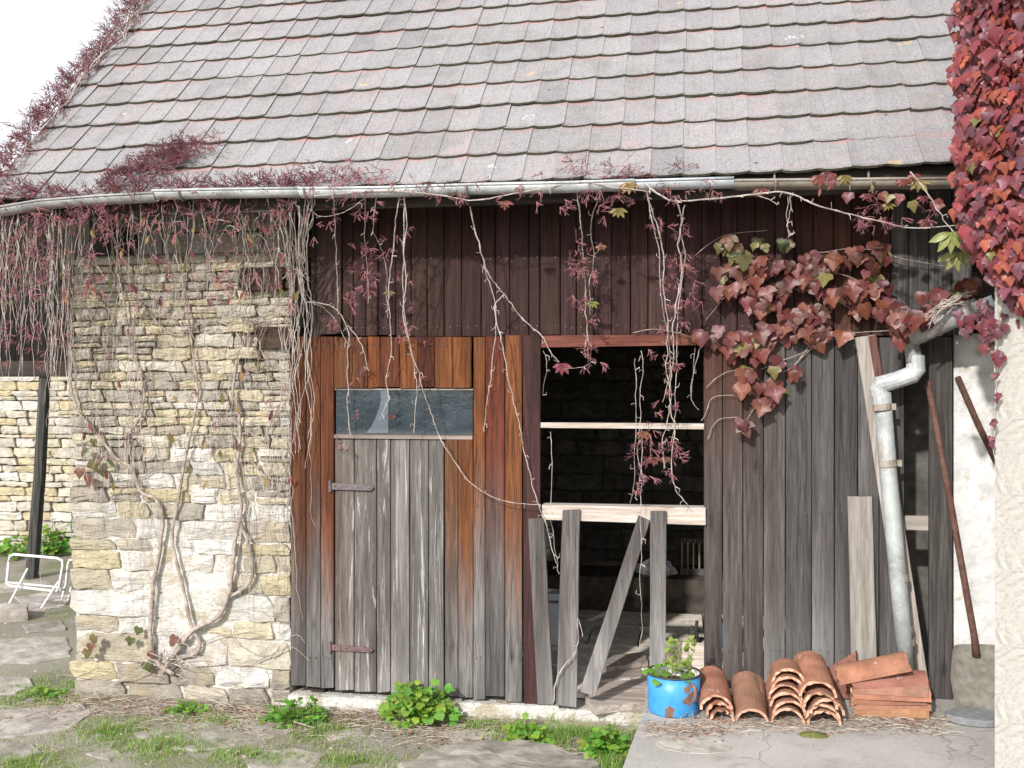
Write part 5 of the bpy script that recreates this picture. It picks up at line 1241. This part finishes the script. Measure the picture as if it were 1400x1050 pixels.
# ------------------------------------------------------------------ folding tube frame on the left
YT = G(45, 836, ZG).y
tf_ = tag(empty('tube_frame', G(40, 836, ZG)), 'pale bent-tube folding frame standing on the flagstones by the stone wall', 'frame')
def tp(x, y, dy=0.0): return U(x, y, YT + dy)
mb = MB(); mb.tube([tp(12,768),(tp(14,760)),tp(20,758),tp(78,763),tp(85,766),tp(86,772),tp(81,802),tp(78,808),tp(72,808),tp(14,801),tp(9,797),tp(10,790),tp(12,768)], 0.014, 7); build('tube_loop', mb, M['steel'], tf_, smooth=True)
mb = MB(); mb.tube([tp(9,796,-0.005), tp(82,803,-0.005)], 0.009, 6); build('cross_bar', mb, M['steel'], tf_)
for x0, y0, x1, y1 in ((38,777,8,834), (80,795,56,832)):
    mb = MB(); mb.tube([tp(x0, y0, 0.03), tp(x1, y1, -0.15)], 0.010, 6); build('leg', mb, M['steel'], tf_, color=(0.7, 0.7, 0.7))
mb = MB(); mb.tube([tp(100,765,0.35), tp(95,766,0.35), tp(93,772,0.35), tp(90,800,0.35), tp(88,806,0.35), tp(82,806,0.2)], 0.013, 7); build('rear_loop', mb, M['steel'], tf_, smooth=True)
for x in (88, 97):
    mb = MB(); mb.tube([tp(x, 803, 0.35), tp(x - 4, 822, 0.3)], 0.01, 6); build('leg', mb, M['steel'], tf_)

# ------------------------------------------------------------------ things inside the barn
def inside(px, py, z=-0.045): return G(px, py, z)
# crate of slats on the bench
yb_ = 3.15; a = U(930, 779, yb_); b = U(964, 737, yb_)
crt = tag(empty('slatted_rack', (a.x, yb_, 0.24)), 'small wooden slatted rack standing in the dark barn', 'rack')
z0, z1 = 0.242, b.z
mb = MB(); mb.box(a.x, b.x + 0.12, yb_ - 0.01, yb_ + 0.02, z0, z0 + 0.06); build('rail', mb, M['wood_orange'], crt, color=(0.9, 1.1, 1.1))
mb = MB(); mb.box(a.x, b.x + 0.12, yb_ - 0.01, yb_ + 0.02, z1 - 0.04, z1); build('rail', mb, M['wood_orange'], crt, color=(0.7, 0.9, 0.9))
for i in range(7):
    x = lerp(a.x + 0.01, b.x + 0.1, i/6); mb = MB(); mb.box(x, x + 0.016, yb_ - 0.004, yb_ + 0.012, z0 + 0.062, z1 - 0.042); build('slat', mb, M['wood_pale'], crt, color=(0.9, 0.8, 0.6))
# crumpled sheet
c0 = U(897, 800, 2.98); mb = lathe([(0.001, 0), (0.13, 0.0), (0.19, 0.03), (0.17, 0.08), (0.12, 0.125), (0.05, 0.15), (0.001, 0.15)], 22)
for p in mb.v: f_ = 1 + 0.35*nz(p.x*14, p.y*14, p.z*14); p.x *= f_*1.05; p.y *= f_*0.7; p.z *= f_
me = mesh('crumpled_sheet', mb.v, mb.f, M['cloth'], None, False); o = put('crumpled_sheet', me, None, (c0.x, 3.06, 0.242)); tag(o, 'crumpled greyish white sheet heaped on the ledge inside the barn', 'sheet')
# gourd
c0 = G(814, 818, -0.04); mb = MB(); mb.blob((0, 0, 0.065), (0.085, 0.075, 0.068), 0, 14, 8); mb.tube([(0, 0, 0.125), (0.01, 0, 0.15)], 0.012, 6)
for p in mb.v: an = math.atan2(p.y, p.x); k = 1 + 0.05*cos(an*7); p.x *= k; p.y *= k
me = mesh('gourd', mb.v, mb.f, M['gourd'], None, True); tag(put('gourd', me, None, c0), 'round brown ribbed gourd on the barn floor', 'gourd')
# white box on edge
c0 = G(758, 878, -0.04); mb = MB(); w_ = 0.11; mb.box(-w_, w_, -0.1, 0.1, 0, 0.42); 
wb = tag(empty('metal_box', c0), 'white metal cabinet seen between the loose upright boards', 'cabinet')
me = mesh('cabinet_body', mb.v, mb.f, M['whitebox']); put('cabinet_body', me, wb, c0)
mb = MB(); mb.box(-w_ + 0.02, w_ - 0.02, -0.108, -0.1005, 0.02, 0.34); me = mesh('door_panel', mb.v, mb.f, M['whitebox']); put('door_panel', me, wb, c0)
mb = MB(); mb.box(-0.03, 0.05, -0.115, -0.1085, 0.35, 0.37); me = mesh('label_strip', mb.v, mb.f, M['iron']); put('label_strip', me, wb, c0)
# plywood sheet and small things behind the right jamb
a = U(909, 877, 0.24); b = U(972, 925, 0.24); mb = MB(); 
mb.hexa([(a.x, 0.22, -0.04), (b.x, 0.22, -0.04), (b.x, 0.24, -0.04), (a.x, 0.24, -0.04), (a.x, 0.262, a.z), (b.x, 0.262, a.z - 0.01), (b.x, 0.28, a.z - 0.01), (a.x, 0.28, a.z)])
tag(build('plywood_sheet', mb, M['wood_pale_x'], color=(1.15, 1.15, 1.12)), 'pale plywood offcut standing just inside the opening behind the blue pot', 'board')
c0 = G(948, 880, -0.04); mb = MB(); mb.tube([(0, 0, 0.0), (0, 0, 0.12), (0.008, 0, 0.13)], [0.045, 0.042, 0.03], 9); mb.tube([(0.02, 0, 0.11), (0.03, 0, 0.19)], 0.014, 6)
me = mesh('dark_bottle', mb.v, mb.f, M['black'], None, False); tag(put('dark_bottle', me, None, c0), 'small dark bottle standing behind the plywood offcut', 'bottle')
c0 = G(981, 882, -0.04); mb = lathe([(0.001, 0), (0.09, 0), (0.11, 0.2), (0.105, 0.2), (0.085, 0.01), (0.001, 0.01)], 20); me = mesh('blue_bucket', mb.v, mb.f, M['bluepaint'], None, True); tag(put('blue_bucket', me, None, c0), 'blue plastic bucket half hidden inside by the right jamb', 'bucket')
P = [G(x, y, -0.04) for x, y in ((822, 905), (880, 898), (886, 912), (830, 920))]; mb = MB(); mb.prism([(q.x, q.y) for q in reversed(P)], -0.034, 0.0)
tag(build('bark_slab', mb, M['trunk'], color=(0.6, 0.5, 0.45)), 'rough brown bark slab lying inside the opening on pale boards', 'bark')

# board lying in the grass
a, b = G(733, 1003, ZG), G(830, 997, ZG); d = (b-a).normalized(); s_ = Vector((-d.y, d.x, 0)); mb = MB()
zz = max(zg(a.x, a.y), zg(b.x, b.y)) + 0.01
mb.hexa([a - s_*0.035, b - s_*0.035, b + s_*0.04, a + s_*0.04, a - s_*0.035, b - s_*0.035, b + s_*0.04, a + s_*0.04])
for i, p in enumerate(mb.v): p.z = zz if i < 4 else zz + 0.028
tag(build('lying_board', mb, M['wood_pale_x'], color=(0.85, 0.82, 0.8)), 'narrow weathered board lying in the grass beside the terrace', 'plank')

# ------------------------------------------------------------------ weeds
def weed(px, py, w, h, n, size, label, name='weed', Z=None, cols=((1,1,1),), me=None, grp=None):
    c = G(px, py, ZG if Z is None else Z); 
    if Z is None: c.z = zg(c.x, c.y)
    e = tag(empty(name, c), label, 'weed', grp); mb = MB()
    for i in range(int(n*1.7)):
        an = rnd(0, 2*pi); q = sqrt(R.random()); hh = h*(1-0.75*q*q)*(rnd(0.2, 0.9) if R.random() < 0.9 else rnd(0.9, 1.3))
        p = c + Vector((w*q*cos(an), w*0.7*q*sin(an), hh)); out = Vector((cos(an), sin(an)*0.8, rnd(-0.3, 0.5)))*(0.4+q)
        root = c + Vector((0.3*w*q*cos(an), 0.2*w*q*sin(an), -0.01)); mb.tube([root, root.lerp(p, 0.6) + Vector((0, 0, 0.02)), p], [0.003, 0.0025, 0.002], 3, 0, False)
        g = rnd(0.7, 1.25); k = R.choice(cols)
        k = (k[0]*rnd(0.75, 1.45), k[1]*rnd(0.85, 1.1), k[2]*rnd(0.8, 1.3)) if R.random() > 0.04 else (2.0, 1.0, 1.6)
        leaf(R.choice(me or wem), e, p, out + Vector((rnd(-0.3, 0.3), rnd(-0.5, 0.1), 0)), (rnd(-0.3, 0.3), -0.45, 1), size*rnd(0.32, 0.95), (g*k[0], g*k[1], g*k[2]))
    build('stalks', mb, M['weed'], e, color=(0.9, 0.9, 0.9)); return e
weed(574, 984, 0.24, 0.27, 120, 0.085, 'bright green bushy celandine plant growing at the foot of the door')
weed(405, 985, 0.22, 0.17, 90, 0.055, 'low dark green clover patch where the stone wall meets the planks', cols=((0.7,0.8,0.8),))
weed(393, 950, 0.06, 0.13, 22, 0.06, 'small upright green weed at the corner of the plank wall')
weed(336, 938, 0.09, 0.14, 34, 0.05, 'blue-green weed tuft against the foot of the stone wall', cols=((0.7,0.85,1.0),))
weed(255, 972, 0.14, 0.09, 40, 0.05, 'low green weed on the leaf litter below the creeper trunk', cols=((0.8,0.9,0.9),))
weed(832, 1030, 0.15, 0.17, 60, 0.08, 'lush green weed growing against the terrace edge', cols=((0.85,0.95,0.9),))
weed(722, 1014, 0.17, 0.12, 46, 0.07, 'broad-leaved green weed in the grass before the plank door', cols=((0.95,1,0.9),))
weed(803, 965, 0.1, 0.12, 46, 0.035, 'small-leaved weed at the foot of the slanting loose board', cols=((0.55,0.6,0.7),))
weed(66, 950, 0.13, 0.08, 40, 0.05, 'low green weed between the flagstones left of the stone wall', cols=((0.75,0.85,0.8),))
weed(30, 762, 0.4, 0.3, 60, 0.12, 'green nettles at the foot of the sunlit background wall behind the frame', cols=((0.8,0.9,0.8),))
weed(75, 757, 0.4, 0.4, 70, 0.12, 'tall green nettles at the foot of the sunlit background wall right of the post', cols=((0.8,0.95,0.8),))
pl = tag(empty('pot_weed', pp + Vector((0, 0, 0.17))), 'straggly yellow-green seedlings growing in the blue enamel pot', 'plant')
mb = MB()
for i in range(7):
    x = rnd(-0.12, 0.12); y = rnd(-0.1, 0.1); hh = rnd(0.1, 0.26) if i > 3 else rnd(0.2, 0.3); P = [pp + Vector((x, y, 0.17)), pp + Vector((x + rnd(-0.03, 0.03), y, 0.17 + hh*0.5)), pp + Vector((x + rnd(-0.05, 0.05), y, 0.17 + hh))]
    mb.tube(P, [0.003, 0.0025, 0.0015], 4)
    for k in range(9): q = P[1].lerp(P[2], rnd(-0.3, 1)); leaf(R.choice(wem), pl, q, (rnd(-1, 1), rnd(-1, 0.4), rnd(-0.3, 0.8)), (rnd(-0.3, 0.3), -0.5, 1), rnd(0.02, 0.04), R.choice([(1.3,0.95,1.2),(1.1,0.9,1.0),(1.6,1.0,1.5)]))
for i in range(16):
    an = rnd(0, 2*pi); q = 0.13*sqrt(R.random()); leaf(wem[0], pl, pp + Vector((q*cos(an), q*sin(an), 0.2 + rnd(0, 0.05))), (cos(an), sin(an), 0.2), (0, -0.4, 1), rnd(0.05, 0.08), g3(rnd(0.7, 1.1)))
build('stalks', mb, M['grass_dry'], pl)

# ------------------------------------------------------------------ grass, litter (uncountable)
def on_slab(x, y): return x > SLX - 0.02 and y < 0.44
PATCH = [(60,950,0.5,0.25),(20,1042,0.35,0.2),(230,1020,0.45,0.2),(150,1000,0.35,0.16),(300,985,0.3,0.12),(440,1000,0.35,0.15),(480,1040,0.3,0.12),(740,1010,0.42,0.12),(800,1010,0.3,0.12),(660,990,0.25,0.1),(640,975,0.18,0.06),(780,985,0.3,0.06),(770,1008,0.45,0.1),(840,1020,0.12,0.16),(345,1035,0.4,0.12),(120,930,0.2,0.1),(410,975,0.3,0.12),(570,1050,0.2,0.1),(840,1045,0.15,0.15),(880,1000,0.1,0.1)]
PW = [(G(x, y, ZG), a, b) for x, y, a, b in PATCH]
gm = [MB(), MB()]
def blade(mb, x, y, h, w, z=None, lean=0.5):
    z = zg(x, y) if z is None else z; an = rnd(0, 2*pi); dx, dy = cos(an), sin(an); l = h*rnd(0.1, lean)
    p = Vector((x, y, z - 0.005)); b0 = len(mb.v)
    mb.v += [p + Vector((-dy*w, dx*w, 0)), p + Vector((dy*w, -dx*w, 0)), p + Vector((dx*l*0.45 + dy*w*0.7, dy*l*0.45 - dx*w*0.7, h*0.6)), p + Vector((dx*l*0.45 - dy*w*0.7, dy*l*0.45 + dx*w*0.7, h*0.6)), p + Vector((dx*l, dy*l, h))]
    mb.f += [(b0, b0+1, b0+2, b0+3), (b0+3, b0+2, b0+4)]; mb.m += [0, 0]
for c, a, b in PW:
    for i in range(int(2600*a*b/0.04*1.3)):
        an = rnd(0, 2*pi); q = abs(R.gauss(0, 0.55)); x, y = c.x + a*q*cos(an), c.y + b*1.6*q*sin(an)
        if on_slab(x, y) or (y > -0.06 and x > -3.4) or nz(x*9, y*9, 3) < -0.25: continue
        blade(gm[0] if R.random() < (0.94 if c.x > -0.2 else 0.8) else gm[1], x, y, rnd(0.03, 0.085) if c.x > 0.1 and R.random() < 0.5 else rnd(0.008, 0.03) if R.random() < 0.9 else rnd(0.03, 0.06), rnd(0.0014, 0.0028), None, 1.1)
for i in range(85000):                                  # sparse growth over the whole yard
    x, y = rnd(-6.5, SLX), rnd(-5.5, 4.5)
    if (y > -0.05 and x > -3.45): continue
    if nz(x*1.6, y*1.6, 12) + 0.6*nz(x*6, y*6, 2) < 0.18: continue
    blade(gm[0] if R.random() < 0.7 else gm[1], x, y, rnd(0.006, 0.022), rnd(0.0015, 0.003), None, 1.2)
for nme, mb, mt in (('grass', gm[0], M['grass']), ('dry_grass', gm[1], M['grass_dry'])):
    o = build(nme, mb, mt, origin=(0, 0, ZG)); o['kind'] = 'stuff'
    tag(o, 'short green grass growing between the flagstones' if nme == 'grass' else 'dry straw coloured grass among the flagstones', 'grass')
mb = MB()
def scrap(mb, x, y, z, s, mi):
    an = rnd(0, 2*pi); B = Matrix.Rotation(an, 3, 'Z') @ Matrix.Rotation(rnd(-0.6, 0.6), 3, 'X'); b0 = len(mb.v); p = Vector((x, y, z + s*0.25))
    mb.v += [p + B @ Vector(q) for q in ((-s, 0, 0.2*s), (0, -0.45*s, 0), (s, 0, 0.25*s), (0, 0.5*s, 0))]; mb.f += [(b0, b0+1, b0+2), (b0, b0+2, b0+3)]; mb.m += [mi, mi]
def twiglet(mb, x, y, z, L, mi=1):
    an = rnd(0, 2*pi); d = Vector((cos(an), sin(an)*0.7, rnd(0.0, 0.12))); p = Vector((x, y, z + 0.006)); mb.tube([p, p + d*L*0.5 + Vector((0, 0, rnd(0, 0.015))), p + d*L], rnd(0.0011, 0.0022), 3, mi, False)
for i in range(3600):
    u = R.random(); px = rnd(60, 850); p = U(px, 950, 0); x = p.x + rnd(-0.2, 0.2); y = -0.06 - abs(R.gauss(0, 0.28))
    if x < -3.4: y += rnd(-0.3, 1.0)
    if on_slab(x, y): continue
    z = zg(x, y) + 0.004
    if R.random() < 0.62: scrap(mb, x, y, z, rnd(0.008, 0.022), 0)
    else: twiglet(mb, x, y, z, rnd(0.04, 0.16))
for i in range(2600):                                   # scattered over the yard
    x, y = rnd(-6.5, SLX), rnd(-5, 3.5)
    if (y > -0.05 and x > -3.45): continue
    scrap(mb, x, y, zg(x, y) + 0.03, rnd(0.006, 0.018), R.randrange(2))
for i in range(900):                                   # straw and leaves along the tile piles on the terrace
    px = rnd(880, 1290); p = on(px, 990 + R.gauss(0, 7) + (6 if px < 1000 else 0)); 
    if R.random() < 0.35: scrap(mb, p.x, p.y, ZS, rnd(0.006, 0.016), 0)
    else: twiglet(mb, p.x, p.y, ZS, rnd(0.03, 0.14), 1 if R.random() < 0.7 else 0)
for px, py, n, s in ((985,985,26,14),(1130,1003,12,12),(1255,985,40,18),(1345,985,10,10),(945,1000,60,20)):
    for i in range(n): p = on(px + R.gauss(0, s), py + R.gauss(0, s*0.35)); scrap(mb, p.x, p.y, ZS, rnd(0.01, 0.024), 0)
for i in range(120): x, y = rnd(SLX + 0.05, 2.6), rnd(-2.6, -0.3); scrap(mb, x, y, ZS, rnd(0.003, 0.009), R.randrange(2))
o = build('leaf_litter', mb, [M['litter'], M['litter2']], origin=(0, 0, ZG)); o['kind'] = 'stuff'; tag(o, 'dead brown leaves and straw littered along the wall foot', 'leaf litter')
mb = MB()                                               # dry sticks on the litter
for P in ([(200,930),(245,938),(290,955),(318,966)], [(250,925),(262,940),(310,966)], [(330,900),(372,930),(350,960)], [(120,935),(170,925),(230,918)], [(440,948),(475,965),(500,975)], [(395,985),(430,995)]):
    stem(mb, [G(x, y, ZG + 0.03) for x, y in P], 0.007, 0.004, 0.015, 5)
for P in ([(950,958),(968,970),(1010,985)], [(930,985),(950,970),(970,962)], [(946,952),(947,990)]):
    stem(mb, [on(x, y + 4, 0.03) for x, y in P], 0.005, 0.003, 0.01, 5)
o = build('dry_sticks', mb, M['stem'], origin=(0, 0, ZG)); o['kind'] = 'stuff'; tag(o, 'dry pale sticks scattered at the foot of the walls', 'sticks')
# moss cushion on the slab
mb = MB(); p = on(1112, 1006); mb.blob(p + Vector((0, 0, 0.0)), (0.08, 0.045, 0.022), 0, 16, 8)
for v in mb.v: v += Vector((nz(v.x*40, v.y*40, 1), nz(v.x*40, v.y*40, 2), 0))*0.012
tag(build('moss_cushion', mb, M['moss'], smooth=True), 'olive green moss cushion on the terrace before the tile piles', 'moss')
